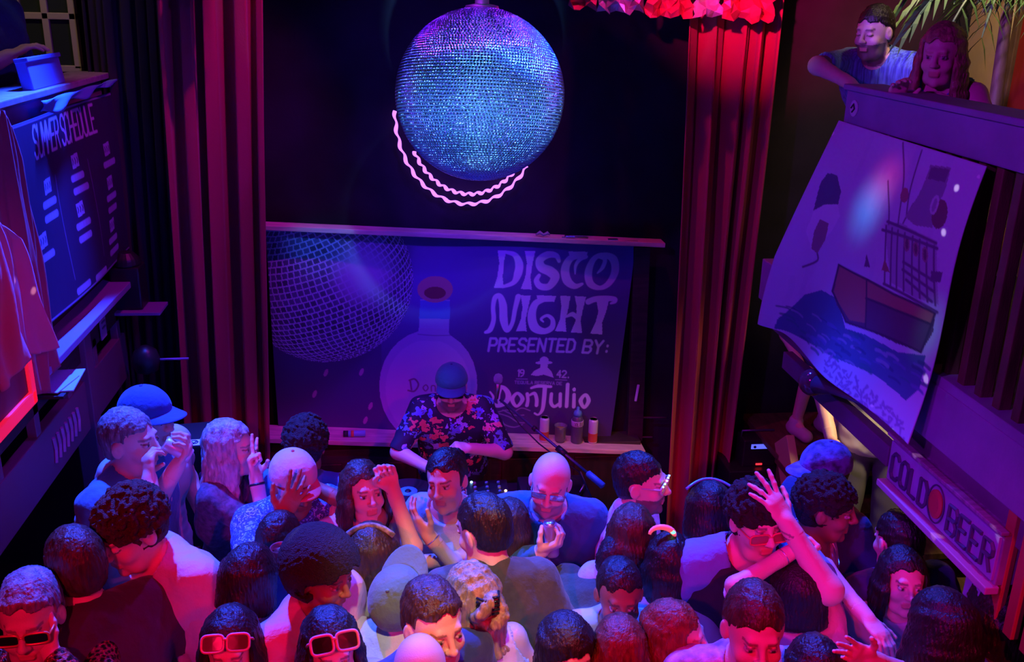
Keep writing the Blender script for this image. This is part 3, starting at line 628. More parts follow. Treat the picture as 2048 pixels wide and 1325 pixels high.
# --- curtains
def curtain(xt0, xt1, xb0, xb1, Y, z0, z1, nf, seed, amp=.055):
    r = np.random.default_rng(seed); nx, nz = 220, 60; V = np.zeros((nz*nx, 3)); ph = r.uniform(0, 6, 6); k = 0
    wdt = r.uniform(.6, 1.5, nf); cw = np.concatenate([[0], np.cumsum(wdt)/wdt.sum()])
    for j in range(nz):
        t = j/(nz-1); g = 1-t
        for i in range(nx):
            u = i/(nx-1); fi = np.interp(u, cw, np.arange(nf+1)); x = (xt0+(xt1-xt0)*u)*(1-g**.9)+(xb0+(xb1-xb0)*u)*g**.9
            s_ = math.cos(2*math.pi*(fi+.06*math.sin(3*t+ph[0]))); y = Y-amp*(.55+.45*math.sin(u*9+ph[1])**2)*(s_+.25*math.cos(4*math.pi*fi+ph[2]*t))-.02*math.sin(5*t+u*7+ph[3])
            V[k] = (x+.012*math.sin(4*math.pi*fi+ph[4]), y, z0+(z1-z0)*t); k += 1
    i = np.arange(nz*nx).reshape(nz, nx); Q = np.stack([i[:-1, :-1], i[:-1, 1:], i[1:, 1:], i[1:, :-1]], -1).reshape(-1, 4)
    o = mesh('curtain', V, Q, mat('velvet_crimson', (.42, .03, .07), .8, sheen=.2, bump=.15, bscale=120), None, True)
    s_ = o.modifiers.new('thickness', 'SOLIDIFY'); s_.thickness = .006; return o
xL = lambda px, py: at(px, py, Y=5.4)[0]
tag(curtain(xL(335, 60), xL(545, 60), xL(375, 1000), xL(525, 870), 5.42, .02, 4.3, 4, 3, .085), 'dark crimson velvet stage curtain left of the disco banner, lit purple', 'curtain')
tag(curtain(xL(1366, 60), xL(1560, 60), xL(1338, 1000), xL(1442, 1000), 5.42, .02, 4.3, 4, 9, .085), 'crimson velvet stage curtain right of the disco banner, top folds lit bright red', 'curtain')
# black drape far left
dr = curtain(at(172, 60, Y=5.5)[0], xL(330, 60), at(175, 400, Y=5.5)[0], xL(345, 870), 5.56, .02, 4.3, 7, 5, .035); dr.name = 'drape'; dr.data.materials.clear(); dr.data.materials.append(mat('cloth_black_drape', (.03, .015, .03), .9)); tag(dr, 'black drape hanging between the left gallery and the left crimson curtain', 'curtain')
# --- crinkled foil garland along the top
def garland(x0, x1, z0, z1, Y, m, seed):
    r = np.random.default_rng(seed); nx, nz = int((x1-x0)/.03)+2, int((z1-z0)/.035)+3; V = []
    for j in range(nz):
        for i in range(nx):
            x = x0+(x1-x0)*i/(nx-1); sag = .03*abs(math.sin(i*.9+seed)); V.append((x+r.uniform(-.01, .01), Y+r.uniform(-.035, .035)-.03*math.sin(i*1.3), z0+sag*(1-j/(nz-1))+(z1-z0)*j/(nz-1)+r.uniform(-.008, .008)))
    Fc = []
    for j in range(nz-1):
        for i in range(nx-1): k = j*nx+i; Fc += [(k, k+1, k+nx+1), (k, k+nx+1, k+nx)] if (i+j) % 2 else [(k, k+1, k+nx), (k+1, k+nx+1, k+nx)]
    o = mesh('foil_garland', V, Fc, m); s_ = o.modifiers.new('thickness', 'SOLIDIFY'); s_.thickness = .003; return o
foil = mat('foil_silver', (.75, .68, .72), .38, .65, bump=.5, bscale=25); foilp = mat('foil_red', (.75, .10, .14), .4, .35, bump=.5, bscale=25)
g = lambda px, py: at(px, py, Y=5.15)
GG = 'foil garlands across the top of the stage'
for x0, x1, y1, mm, sd, lb in ((1195, 1290, 34, foil, 1, 'silver and purple crinkled foil garland hanging above the right of the mirror ball'), (1292, 1385, 40, foilp, 2, 'red crinkled foil garland left of the middle of the bright foil row'),
        (1387, 1440, 38, foil, 3, 'short silver foil garland between two red ones above the right curtain'), (1442, 1548, 46, foilp, 4, 'red crinkled foil garland at the right end of the row above the curtain'), (1135, 1190, 26, foilp, 5, 'dark red foil garland closest to the mirror ball on its right'),
        (700, 760, 10, foilp, 6, 'dull foil garland scrap at the top edge left of the mirror ball'), (835, 856, 14, foil, 7, 'thin foil strip at the top edge beside the mirror ball'), (415, 475, 8, foilp, 8, 'foil garland scrap at the top edge over the left curtain')):
    tag(garland(g(x0, 20)[0], g(x1, 20)[0], g(1300, y1)[2], 4.05, 5.15, mm, sd), lb, 'garland', GG)
# --- mirror ball
BC = at(960, 191, d=4.28); BR = .366; tilt = Ry(rad(1.5))@Rx(rad(-9))
ball = thing('mirror_ball', 'large mirror ball of small square tiles hanging in front of the black stage wall', 'mirror ball', tuple(BC))
MB().lathe([(.001, -BR+.004)]+[((BR-.004)*math.cos(a), (BR-.004)*math.sin(a)) for a in np.linspace(-1.5, 1.5, 40)]+[(.001, BR-.004)], n=64).build('core', mat('ball_grout', (.30, .36, .40), .5), ball, True)
NR = 88; Vt = []; Ft = []
for i in range(1, NR-1):
    la = -math.pi/2+math.pi*(i+.5)/NR; hh = BR*math.pi/NR*.41; nc = max(6, int(2*math.pi*BR*math.cos(la)/(BR*math.pi/NR))); tw = BR*math.cos(la)*math.pi/nc*.84
    if la > 1.36: continue
    off = rng.uniform(0, 1)
    for j in range(nc):
        lo = 2*math.pi*(j+off)/nc; n_ = np.array([math.cos(la)*math.cos(lo), math.cos(la)*math.sin(lo), math.sin(la)]); n2 = nrm(n_+rng.normal(0, .007, 3)); c = n_*BR
        t = nrm(np.cross([0, 0, 1.], n2)); b = np.cross(n2, t); k = len(Vt)
        for sx, sy in ((-1, -1), (1, -1), (1, 1), (-1, 1)): Vt.append(tilt@(c+t*tw*sx+b*hh*sy))
        for sx, sy in ((-1, -1), (1, -1), (1, 1), (-1, 1)): Vt.append(tilt@(c-n_*.004+t*tw*sx+b*hh*sy))
        Ft += [(k, k+1, k+2, k+3)]+[(k+e, k+4+e, k+4+(e+1) % 4, k+(e+1) % 4) for e in range(4)]
mesh('mirror_tiles', Vt, np.array(Ft), mat('mirror_glass', (.34, .64, .82), .12, 1), ball)
MB().lathe([(.075, 0), (.07, .018), (.03, .026), (.03, .07), (.012, .075)], tilt@np.array([0, 0, BR*.97]), 24).build('top_cap', mat('metal_dull', (.35, .3, .28), .4, .9), ball, True)
ch = MB(); zt = 5.4-BC[2]
for k in range(int((zt-.42)/.035)):
    z = BR+.06+k*.035; P = [(.010*math.cos(t)*(1 if k % 2 else 0), .010*math.cos(t)*(0 if k % 2 else 1), z+.022*math.sin(t)) for t in np.linspace(0, 2*math.pi, 11)]; ch.tube(P, .003, 5, False)
ch.build('chain', mat('metal_chain', (.6, .6, .62), .3, 1), ball, True)
# --- two glowing LED ropes sagging behind the ball
def rope(cx, cy, rx, ry, a0, a1, lb):
    P = []; W_ = []
    for i in range(260):
        t = i/259; a = rad(a0+(a1-a0)*t); wv = 1.9*math.sin(t*88); px = cx+(rx+wv)*math.cos(a); py = cy+(ry+wv)*math.sin(a); P.append(at(px, py, Y=5.641)); W_.append(.0085+.003*math.sin(t*88+1))
    o = MB().tube(P, W_, 8).build('led_rope', mat('led_violet', (.5, .3, 1), .4, emit=(.62, .20, 1), es=2.0), None, True); tag(o, lb, 'light rope', 'LED ropes behind the mirror ball')
rope(936, 222, 146, 186, 180, 36, 'outer violet glowing LED rope sagging lowest under the mirror ball')
rope(940, 228, 126, 160, 152, 42, 'inner violet glowing LED rope hugging the underside of the mirror ball')
# --- disco banner
YB = 5.60; p0 = at(531, 458, Y=YB); p1 = at(1262, 880, Y=YB); xb0, zb0 = p0[0], at(531, 455, Y=YB)[2]; BW = at(1262, 690, Y=YB)[0]-xb0; BH = zb0-p1[2]
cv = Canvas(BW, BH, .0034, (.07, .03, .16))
def TB(p): q = at(p[0], p[1], Y=YB); return (q[0]-xb0, zb0-q[2])
cv.T = TB; cv.k = .00112; px_ = 1/316.
LET = (.66, .52, .86)
# glow bands of the printed background
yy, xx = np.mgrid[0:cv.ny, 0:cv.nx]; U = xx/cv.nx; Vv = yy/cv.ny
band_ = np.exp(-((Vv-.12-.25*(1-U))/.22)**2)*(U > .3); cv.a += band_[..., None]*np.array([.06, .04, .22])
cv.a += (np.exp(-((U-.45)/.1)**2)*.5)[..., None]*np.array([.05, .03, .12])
# printed mirror ball
cx0, cy0 = TB((655, 562)); R0 = TB((829, 562))[0]-cx0; X0 = (xx+.5)*cv.cell; Y0 = (yy+.5)*cv.cell; nx_ = (X0-cx0)/R0; nz_ = -(Y0-cy0)/R0; rr = nx_**2+nz_**2; ins = rr < 1; ny_ = -np.sqrt(np.clip(1-rr, 0, 1))
n3 = np.stack([nx_, ny_, nz_], -1)@(Ry(rad(-20))@Rx(rad(18))); la = np.arcsin(np.clip(n3[..., 2], -1, 1)); row = (la+math.pi/2)/math.pi*40; ri = np.floor(row); cl = np.maximum(np.cos((ri+.5)/40*math.pi-math.pi/2), .08)
col_ = (np.arctan2(n3[..., 1], n3[..., 0])/(2*math.pi)+.5)*np.round(80*cl)+ri*.37; ci = np.floor(col_); fr_ = np.minimum(row-ri, 1-(row-ri)); fc_ = np.minimum(col_-ci, 1-(col_-ci)); line = (fr_ < .11) | (fc_ < .10)
hsh = np.abs(np.sin(ri*12.9898+ci*78.233)*43758.5) % 1; tile = (.06+.10*hsh)[..., None]*np.array([.8, .6, 1.6]); gp = np.exp(-(((nx_-.42)/.34)**2+((nz_-.08)/.36)**2)**2)
c_ = np.where(line[..., None], np.array([.50, .38, .74]), tile); c_ = c_*(1-gp[..., None])+np.array([.46, .34, .72])*gp[..., None]
tb = np.exp(-(((nx_+.15)/.5)**2+((nz_-.72)/.16)**2)); c_ = c_+tb[..., None]*np.array([.02, .16, .18]); cv.a = np.where(ins[..., None], c_, cv.a)
# printed bottle
cv.poly([(843, 668), (845, 598), (905, 598), (905, 668)], (.40, .33, .62)); cv.ell((866, 770), 101, 112, (.40, .28, .58)); cv.ell((866, 775), 88, 98, (.47, .33, .62)); cv.poly([(838, 680), (846, 655), (902, 655), (912, 680)], (.4, .3, .58))
cv.poly([(843, 636), (845, 600), (905, 600), (906, 636)], (.12, .22, .60)); cv.ell((874, 578), 36, 26, (.55, .22, .24)); cv.ell((874, 585), 22, 12, (.25, .05, .06)); cv.stroke([(842, 667), (875, 669), (908, 668)], 2.5, (.2, .12, .35))
for d_, sg_ in ((0, 1),): cv.stroke([(827, 760), (838, 757), (846, 768), (838, 781), (825, 780)], 5, (.22, .08, .2)); cv.stroke([(829, 762), (832, 778)], 5, (.22, .08, .2)); cv.stroke([(857, 771), (862, 768), (866, 774), (861, 780), (856, 775)], 3.5, (.22, .08, .2), closed=True); cv.stroke([(873, 780), (873, 770), (880, 770), (881, 780)], 3.5, (.22, .08, .2))
for q in ((728, 745), (748, 812), (632, 787), (738, 840), (655, 745)): cv.ell(q, 4, 8, (.42, .15, .38), rot=.4)
B2 = lambda L_: [(930+a/2.82, 460+b/2.82) for a, b in L_]
def S2(pts, op=1, closed=False, c=LET):
    cv.stroke(B2([(p[0], p[1]) for p in pts]), [p[2] for p in pts], c, op, True, closed)
def slab(L_, c=LET): cv.poly(B2(L_), c)
# DISCO
slab([(188, 112), (238, 112), (228, 160), (222, 260), (232, 322), (175, 320), (192, 260), (200, 180)])
S2([(232, 120, 8), (285, 135, 14), (312, 185, 22), (308, 240, 23), (285, 290, 14), (225, 314, 8)])
slab([(340, 112), (400, 114), (388, 180), (380, 260), (392, 330), (328, 326), (350, 260), (356, 180)])
S2([(538, 172, 9), (520, 140, 14), (470, 135, 20), (428, 165, 22), (440, 205, 24), (490, 228, 27), (520, 262, 26), (490, 312, 20), (440, 312, 18), (415, 280, 15), (428, 250, 10)])
slab([(588, 118), (700, 122), (690, 160), (600, 156)]); S2([(650, 142, 14), (600, 160, 20), (575, 215, 24), (590, 280, 24), (635, 314, 16), (678, 302, 8)]); S2([(692, 150, 10), (655, 165, 12), (634, 200, 9), (634, 245, 3)])
S2([(787, 140, 12), (848, 165, 22), (862, 235, 22), (830, 300, 18), (780, 325, 12), (725, 300, 20), (710, 235, 22), (735, 165, 16)], closed=True); S2([(760, 150, 8), (800, 165, 12), (790, 210, 12), (762, 242, 4)])
# NIGHT
S2([(138, 570, 8), (165, 555, 15), (182, 500, 13), (176, 430, 12), (185, 375, 14), (212, 368, 15), (232, 420, 22), (240, 500, 23), (262, 560, 14), (290, 520, 12), (302, 440, 13), (316, 370, 16)])
slab([(330, 362), (388, 364), (376, 440), (366, 500), (376, 568), (314, 566), (338, 500), (344, 430)])
slab([(420, 362), (534, 368), (524, 402), (430, 400)]); S2([(470, 385, 14), (418, 410, 20), (400, 475, 24), (420, 545, 26), (475, 570, 18), (520, 550, 18), (522, 505, 12), (490, 480, 9), (456, 498, 8), (470, 516, 4)])
slab([(556, 366), (616, 370), (606, 460), (596, 500), (606, 574), (540, 570), (566, 500), (568, 430)]); slab([(640, 370), (706, 374), (692, 450), (684, 510), (698, 582), (632, 578), (656, 510), (656, 430)]); S2([(600, 488, 6), (635, 474, 14), (662, 496, 10)])
S2([(722, 402, 18), (760, 388, 17), (820, 384, 16), (868, 388, 14), (872, 402, 11), (850, 412, 6)]); slab([(768, 400), (838, 396), (826, 460), (808, 520), (814, 588), (744, 584), (770, 520), (782, 460)])
# PRESENTED BY:
o_ = np.array([930+160/2.82, 460+604/2.82]); cv.text('PRESENTED', o_, 14.2, 25, 7, (.50, .36, .72), (1, .03), (0, 1), .42, .22); cv.text('BY:', (1181, 460+621/2.82), 15.4, 25, 7, (.50, .36, .72), (1, .03), (0, 1), .42, .22)
# hat man, dates, lines
cv.ell((930+487/2.82, 460+748/2.82), 18, 3.6, (.5, .36, .7)); cv.ell((930+487/2.82, 460+732/2.82), 9, 6.5, (.5, .36, .7)); cv.ell((930+488/2.82, 460+765/2.82), 8, 9, (.5, .36, .7)); slab([(413, 815), (432, 792), (466, 776), (512, 776), (535, 800), (548, 832), (490, 815), (450, 822)], (.5, .36, .7))
cv.text('19', (1050, 738), 7.5, 13, 4, (.48, .34, .66), (1, .05), (0, 1), .35); cv.text('42.', (1131, 741), 8, 13, 4, (.48, .34, .66), (1, .05), (0, 1), .35)
cv.stroke([(1047, 756), (1070, 757)], 2, (.4, .28, .6)); cv.stroke([(1128, 759), (1152, 760)], 2, (.4, .28, .6)); cv.text('TEQUILA RESERVA DE', (1044, 760), 4.2, 5.5, 2, (.36, .24, .55), (1, .04), (0, 1), .45)
# Don Julio
S2([(195, 968, 8), (230, 985, 12), (275, 965, 16), (288, 925, 17), (262, 885, 12), (215, 870, 7)]); S2([(245, 885, 6), (232, 930, 9), (238, 985, 6)], 1); S2([(180, 905, 5), (200, 935, 7), (190, 968, 5)])
S2([(340, 915, 8), (372, 950, 13), (340, 990, 8), (312, 950, 13)], closed=True); S2([(398, 920, 10), (404, 955, 10), (400, 985, 11)]); S2([(408, 930, 6), (440, 918, 10), (455, 950, 11), (456, 985, 11)])
S2([(420, 888, 7), (460, 878, 10), (535, 882, 8)]); S2([(500, 885, 13), (498, 950, 13), (492, 1010, 11), (470, 1038, 6), (448, 1030, 6)]); S2([(540, 922, 10), (540, 970, 11), (560, 992, 9), (590, 975, 9)]); S2([(592, 922, 10), (594, 990, 10)])
S2([(632, 870, 11), (632, 990, 11)]); S2([(672, 925, 10), (674, 992, 11)]); cv.ell((930+671/2.82, 460+897/2.82), 3.6, 3.8, LET); S2([(738, 925, 9), (758, 958, 13), (735, 995, 9), (712, 958, 13)], closed=True)
for pts in ([(235, 1020), (300, 1012), (380, 1060)], [(240, 1030), (300, 1050), (350, 1080), (390, 1085)], [(235, 1040), (270, 1090), (330, 1110), (380, 1095)], [(330, 1020), (370, 1000), (420, 1015)], [(260, 1010), (330, 1040), (385, 1040)]): cv.stroke(B2(pts), 3.5, (.30, .20, .42))
L0_, L1_ = at(527, 452, Y=5.57), at(1326, 487, Y=5.57)
def place_b(u, v):
    x = xb0+u*BW*(1-.045*v*(u > 0)); z = zb0-v*BH*(1.0-0.0*u); z = z-.035*u+.0*v; y = YB-.012*np.sin(u*11+v*3)-.010*np.sin(v*9-u*4)*np.sin(u*6)-.015*np.sin(3.1*v)
    lz = L0_[2]+(L1_[2]-L0_[2])*(x-L0_[0])/(L1_[0]-L0_[0])-.016
    return np.stack([x, y, np.minimum(zb0-v*BH, lz)], 1)
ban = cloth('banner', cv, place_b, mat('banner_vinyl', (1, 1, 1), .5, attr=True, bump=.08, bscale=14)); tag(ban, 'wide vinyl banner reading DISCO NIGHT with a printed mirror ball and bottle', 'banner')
# ledge, posts, shelf round the banner
def seg(name, a, b, w, h, m, lb=None, cat=None, bev=.003):
    o = MB().bar(a, b, w, h).build(name, m, None, bevel=bev); return tag(o, lb, cat) if lb else o
seg('ledge_board', at(527, 452, Y=5.57)+[0, 0, 0], at(1326, 487, Y=5.57), .11, .028, wood_l, 'narrow dark wooden ledge along the top of the disco banner', 'ledge')
seg('wooden_post', at(1283, 492, Y=5.61), at(1268, 880, Y=5.61), .10, .06, wood_d, 'dark brown wooden post beside the right edge of the disco banner', 'post')
zs = at(900, 880, Y=5.5)[2]; sh0 = at(533, 868, Y=5.50); sh1 = at(1283, 893, Y=5.50)
seg('shelf_board', sh0, sh1, .2, .03, wood_l, 'long pale wooden shelf board under the disco banner', 'shelf')
def shelf_pt(px, dy=0.0): t = (px-533)/750; p = sh0+(sh1-sh0)*t; return p+np.array([0, dy, .0165])
pan = thing('bar_counter', 'dark wooden panelled counter under the pale shelf board', 'counter', (.33, 5.55, 0)); MB().box((0, .02, (zs-.04)/2), (2.35, .16, zs-.05)).build('body', wood_d, pan, bevel=.004)
for k in range(5): MB().box((-.94+.47*k, -.068, (zs-.05)/2), (.40, .015, zs-.22)).build('panel', wood_m if 0 else mat('wood_panel', (.045, .02, .018), .5, noise=.4, nscale=5, stretch=(6, 1, 1)), pan, bevel=.006)
# --- small things on the ledge and the shelf
def can(px, hgt, r, cols, lb, cat='can', name='drink_can'):
    p = shelf_pt(px); t = thing(name, lb, cat, tuple(p)); MB().lathe([(r*.86, 0), (r, .008), (r, hgt-.015), (r*.85, hgt-.002)], n=28).build('can_body', cols[0], t, True); MB().lathe([(r*1.005, .012), (r*1.012, .014), (r*1.012, hgt*.42), (r*1.005, hgt*.43)], n=28).build('label_band', cols[1], t, True)
    MB().lathe([(r*.85, hgt-.002), (r*.82, hgt+.002), (r*.78, hgt-.003), (.001, hgt-.003)], n=28).build('lid', mat('aluminium', (.8, .8, .82), .3, 1), t, True); return t
cw_ = mat('can_white', (.7, .66, .72), .35, .2); cr_ = mat('can_red', (.6, .10, .05), .4, .1)
can(1080, .165, .030, (cw_, cr_), 'tall white drink can with red lower half, left of the yellow cup'); can(1180, .165, .030, (cw_, cr_), 'tall white drink can with red lower half, rightmost on the shelf board')
p = shelf_pt(1113); t = thing('plastic_cup', 'clear plastic cup of yellow drink on the shelf board', 'cup', tuple(p)); MB().lathe([(.030, 0), (.033, .02), (.040, .11), (.042, .113), (.039, .111), (.031, .01), (.001, .008)], n=28).build('cup_wall', mat('clear_plastic', (.9, .9, .9), .15, trans=.9), t, True); MB().lathe([(.030, .010), (.0365, .088), (.001, .089)], n=28).build('drink', mat('drink_yellow', (.8, .75, .1), .2, trans=.3), t, True)
p = shelf_pt(1147); t = thing('water_bottle', 'dark insulated bottle with a blue cap between the cup and the right can', 'bottle', tuple(p)); MB().lathe([(.036, 0), (.038, .006), (.038, .15), (.030, .175), (.024, .185)], n=28).build('bottle_body', mat('bottle_dark', (.12, .10, .16), .4, .2), t, True)
MB().lathe([(.026, .182), (.027, .20), (.022, .215), (.010, .218), (.010, .24), (.006, .245)], n=24).build('cap', mat('cap_blue', (.10, .35, .6), .35), t, True)
lt = MB()
def letters(mb, txt, org, w, h, wd, right, down, fn=lambda p: p):
    x = 0; r = np.array(right, float); d = np.array(down, float)
    for c in txt:
        for pl in GLYPH.get(c, '').split('|'):
            q = [tuple(map(float, k.split(','))) for k in pl.split()]
            if len(q) > 1: mb.tube([fn(np.array(org)+r*(x+u*w/4)+d*(h*(1-v/6))) for u, v in q], wd, 5)
        x += w*1.35*(.45 if c in 'I ' else 1)
MB().lathe([(.0385, .118), (.0395, .12), (.0395, .152), (.0385, .154)], n=28).build('label_band', mat('sticker_pale', (.55, .45, .65), .5), t, True)
letters(lt, 'YETI', (-.024, 0, .150), .011, .024, .0016, (1, 0, 0), (0, 0, -1), lambda p: np.array([p[0], -math.sqrt(max(.0400**2-p[0]**2, 0)), p[2]])); lt.build('lettering', mat('ink_dark', (.02, .01, .03), .6), t)
p = shelf_pt(705, -.03)+[0, 0, .019]; t = thing('marker_pen', 'fat cyan, orange and white marker lying on the left of the shelf board', 'pen', tuple(p))
MB().tube([(-.065, 0, 0), (.06, 0, 0)], .019, 16).build('barrel', mat('marker_cyan', (.25, .6, .75), .4), t, True); MB().tube([(-.075, 0, 0), (-.045, 0, 0)], .020, 16).build('pen_cap', mat('ink_dark'), t, True); MB().tube([(-.028, 0, 0), (-.010, 0, 0)], .0198, 16).build('stripe', mat('marker_orange', (.9, .25, .06), .4), t, True)
for k, (px, py, ln, m_, lb) in enumerate(((1150, 474, .16, 'metal_chain', 'bright metal clamp lying on the ledge above the word DISCO'), (1240, 481, .22, 'metal_chain', 'thin metal rod lying at the right end of the ledge above the banner'), (1085, 470, .09, 'rag', 'crumpled grey scrap on the ledge above the banner'))):
    c = at(px, py, Y=5.54); R_ = MATS.get(m_) or mat('rag', (.3, .3, .35), .8); o = thing('clamp' if k == 0 else 'metal_rod' if k == 1 else 'paper_scrap', lb, ('clamp', 'rod', 'scrap')[k], tuple(c))
    if k < 2: MB().tube([(-ln/2, 0, -.004), (ln/2, 0, -.007)], .007 if k == 0 else .005, 8).build('rod', R_, o, True); MB().box((-ln*.2, 0, .004), (.06, .03, .012)).build('jaw', R_, o, bevel=.003)
    else: MB().tube([(-.04, 0, 0), (-.015, .01, .012), (.005, -.01, .002), (.03, 0, .012), (.045, 0, 0)], [.006, .012, .009, .011, .004], 6).build('crumple', R_, o, True)
for px, py, px2, py2, lb in ((1265, 835, 1333, 836, 'upper thin metal rail right of the wooden post, glinting cyan'), (1262, 874, 1305, 875, 'lower short metal rail just above the right end of the pale shelf')):
    seg('metal_rail', at(px, py, Y=5.62), at(px2, py2, Y=5.62), .012, .012, MATS['metal_chain'], lb, 'rail')
seg('white_tag', at(1277, 770, Y=5.55), at(1271, 803, Y=5.55), .016, .01, mat('white_plastic', (.8, .8, .85), .5), 'small white strip hanging on the wooden post right of the banner', 'strip')
# --- the disc jockey's desk and gear
blk = mat('gear_black', (.02, .02, .025), .4, .1); dz = .93
dk = thing('desk', 'black covered table in front of the disc jockey carrying the mixer', 'table', (.36, 4.62, 0)); MB().box((0, 0, dz-.02), (1.30, .46, .04)).build('tabletop', blk, dk, bevel=.004)
MB().box((0, -.215, .44), (1.26, .012, .87)).build('front_cloth', mat('cloth_black_drape'), dk)
for sx in (-.58, .58): MB().box((sx, .16, .45), (.05, .05, .90)).build('leg', blk, dk)
def led(parent, c, col, r=.007, es=9): MB().lathe([(r, 0), (r, .006), (r*.5, .009)], c, 10).build('indicator_light', mat('led_%d%d%d' % tuple(int(9*x) for x in col), col, .4, emit=col, es=es), parent, True)
mx = thing('mixer', 'black mixing console with lit knobs in the middle of the desk', 'mixer', (.40, 4.60, dz)); MB().box((0, 0, .035), (.30, .32, .07)).build('mixer_body', blk, mx, bevel=.006)
for i in range(4):
    for j in range(4): MB().lathe([(.010, 0), (.009, .014), (.007, .016)], (-.10+.066*i, .11-.05*j, .07), 12).build('knob', mat('knob_grey', (.3, .3, .34), .4), mx, True)
for i in range(3): MB().box((-.08+.08*i, -.11, .075), (.016, .03, .012)).build('fader', mat('white_plastic'), mx)
for c, col in (((-.12, .14, .072), (1, .9, .8)), ((-.05, .13, .072), (.2, .5, 1)), ((.13, .02, .072), (1, .5, .2)), ((.10, .02, .072), (1, .5, .2)), ((.02, -.13, .072), (.3, .5, 1))): led(mx, c, col)
for x, lb in ((.0, 'turntable left of the mixer under the disc jockey\'s bare forearm'), (.80, 'turntable right of the mixer beside the bald man')):
    t = thing('turntable', lb, 'turntable', (x, 4.60, dz)); MB().box((0, 0, .04), (.38, .34, .08)).build('plinth', blk, t, bevel=.008); MB().lathe([(.15, .08), (.155, .085), (.155, .098), (.148, .102), (.02, .103), (.012, .112)], n=40).build('platter', mat('vinyl_black', (.015, .015, .02), .2), t, True)
    MB().lathe([(.05, .103), (.05, .1045)], n=32).build('record_label', mat('label_blue', (.1, .35, .7), .5), t, True); MB().tube([(.165, .14, .11), (.165, .0, .115), (.12, -.09, .112)], .005, 8).build('tonearm', MATS['metal_chain'], t, True)
# microphone on a boom stand
ma, mb_ = at(1000, 800, Y=4.85), at(1203, 970, Y=4.35); mj = ma+(mb_-ma)*.62
t = thing('microphone_stand', 'black boom microphone stand slanting in front of the drinks, blue-lit counterweight', 'stand', (mj[0], mj[1], 0)); o_ = np.array([mj[0], mj[1], 0])
MB().tube([(0, 0, .03), mj-o_], .011, 10).build('pole', blk, t, True); MB().lathe([(.12, 0), (.12, .015), (.02, .03)], n=28).build('base', blk, t, True); MB().tube([ma-o_, mb_-o_], .0075, 10).build('boom_arm', mat('gear_blue_grey', (.10, .12, .2), .35, .6), t, True)
dv = nrm(mb_-ma); MB().tube([mb_-dv*.10-o_, mb_-dv*.095-o_, mb_+dv*.01-o_, mb_+dv*.015-o_], [.010, .018, .018, .010], 12).build('counterweight', mat('weight_blue', (.10, .2, .4), .4), t, True); MB().tube([mj-dv*.03-o_, mj+dv*.03-o_], .018, 12).build('clutch', blk, t, True); MB().tube([mj-dv*.21-o_, mj-dv*.19-o_], .014, 12).build('collar', blk, t, True)
q0 = at(997, 752, Y=4.86); q1 = at(993, 798, Y=4.86); d_ = nrm(q1-q0)
t = thing('microphone', 'grey vocal microphone with round grille beside the word Don on the banner', 'microphone', tuple(q1)); MB().tube([(0, 0, 0), -d_*.05, -d_*.10], [.010, .014, .017], 14).build('handle', mat('metal_dull'), t, True)
MB().tube([-d_*.095, -d_*.105, -d_*.125, -d_*.142, -d_*.149], [.018, .0245, .026, .019, .006], 16).build('grille', mat('mesh_silver', (.6, .6, .65), .4, .8, bump=1, bscale=400), t, True)
cb = [at(a, b, Y=y) for a, b, y in ((1003, 800, 4.86), (1040, 850, 4.84), (1078, 888, 4.7), (1120, 920, 4.55), (1158, 944, 4.45), (1190, 1010, 4.4), (1180, 1080, 4.4))]
tag(MB().tube(cb, .004, 6).build('cable', blk, None, True), 'thin black microphone cable drooping beside the boom stand', 'cable')
# black speaker on the left with a white sticker, fan vent, lit
sp = at(386, 935, Y=4.62); t = thing('speaker', 'black loudspeaker box with a white card on top, beside the heavy drinking man', 'speaker', (sp[0], sp[1]+.15, 0), .15)
hz = at(386, 892, Y=4.62)[2]; MB().box((0, 0, hz-.30), (.30, .30, .60)).build('cabinet', blk, t, bevel=.012)
MB().lathe([(.11, 0), (.12, .01), (.12, .02), (.09, .012), (.03, -.01)], (0, 0, 0), 32).build('cone', mat('cone_black', (.03, .03, .04), .6), t, True).matrix_local = Matrix.Translation((0, -.152, hz-.36))@Matrix.Rotation(rad(90), 4, 'X')
MB().lathe([(.018, 0), (.018, .004)], (0, 0, 0), 20).build('badge', mat('badge_violet', (.5, .35, .65), .4), t, True).matrix_local = Matrix.Translation((.02, -.152, hz-.17))@Matrix.Rotation(rad(90), 4, 'X')
for sx in (-.11, .11):
    for sy in (-.11, .11): MB().tube([(sx, sy, 0), (sx, sy, hz-.595)], .018, 10).build('stand_leg', blk, t, True)
sk = thing('sticker_card', 'small white card with a dark emblem lying on the black loudspeaker', 'card', (sp[0]+.03, sp[1]+.03, hz+.001), .1); MB().box((0, 0, .002), (.14, .07, .004)).build('card', mat('card_white', (.75, .8, .9), .5), sk)
e_ = MB(); e_.tube([(-.02+.02*math.cos(a_), .02*math.sin(a_), .005) for a_ in np.linspace(0, 6.28, 14)], .003, 5); e_.tube([(-.03, 0, .005), (-.02, -.01, .005), (-.005, .012, .005)], .003, 5); e_.build('emblem', mat('ink_dark'), sk)
seg('drumstick', at(348, 874, Y=4.75), at(382, 883, Y=4.65), .008, .008, mat('white_plastic'), 'thin white stick lying behind the white card on the black loudspeaker', 'stick')
# slatted flight case
rk = at(430, 1150, Y=4.15); t = thing('slatted_case', 'low black slatted case on the stage floor, its edges glowing violet', 'case', (rk[0], rk[1]+.15, 0)); MB().box((0, .06, .33), (.42, .26, .66)).build('case_body', blk, t, bevel=.006)
for k in range(9): MB().box((0, -.085, .08+.068*k), (.40, .035, .018), Rx(rad(-25))).build('slat', mat('slat_violet', (.20, .14, .30), .35, .3), t, bevel=.003)
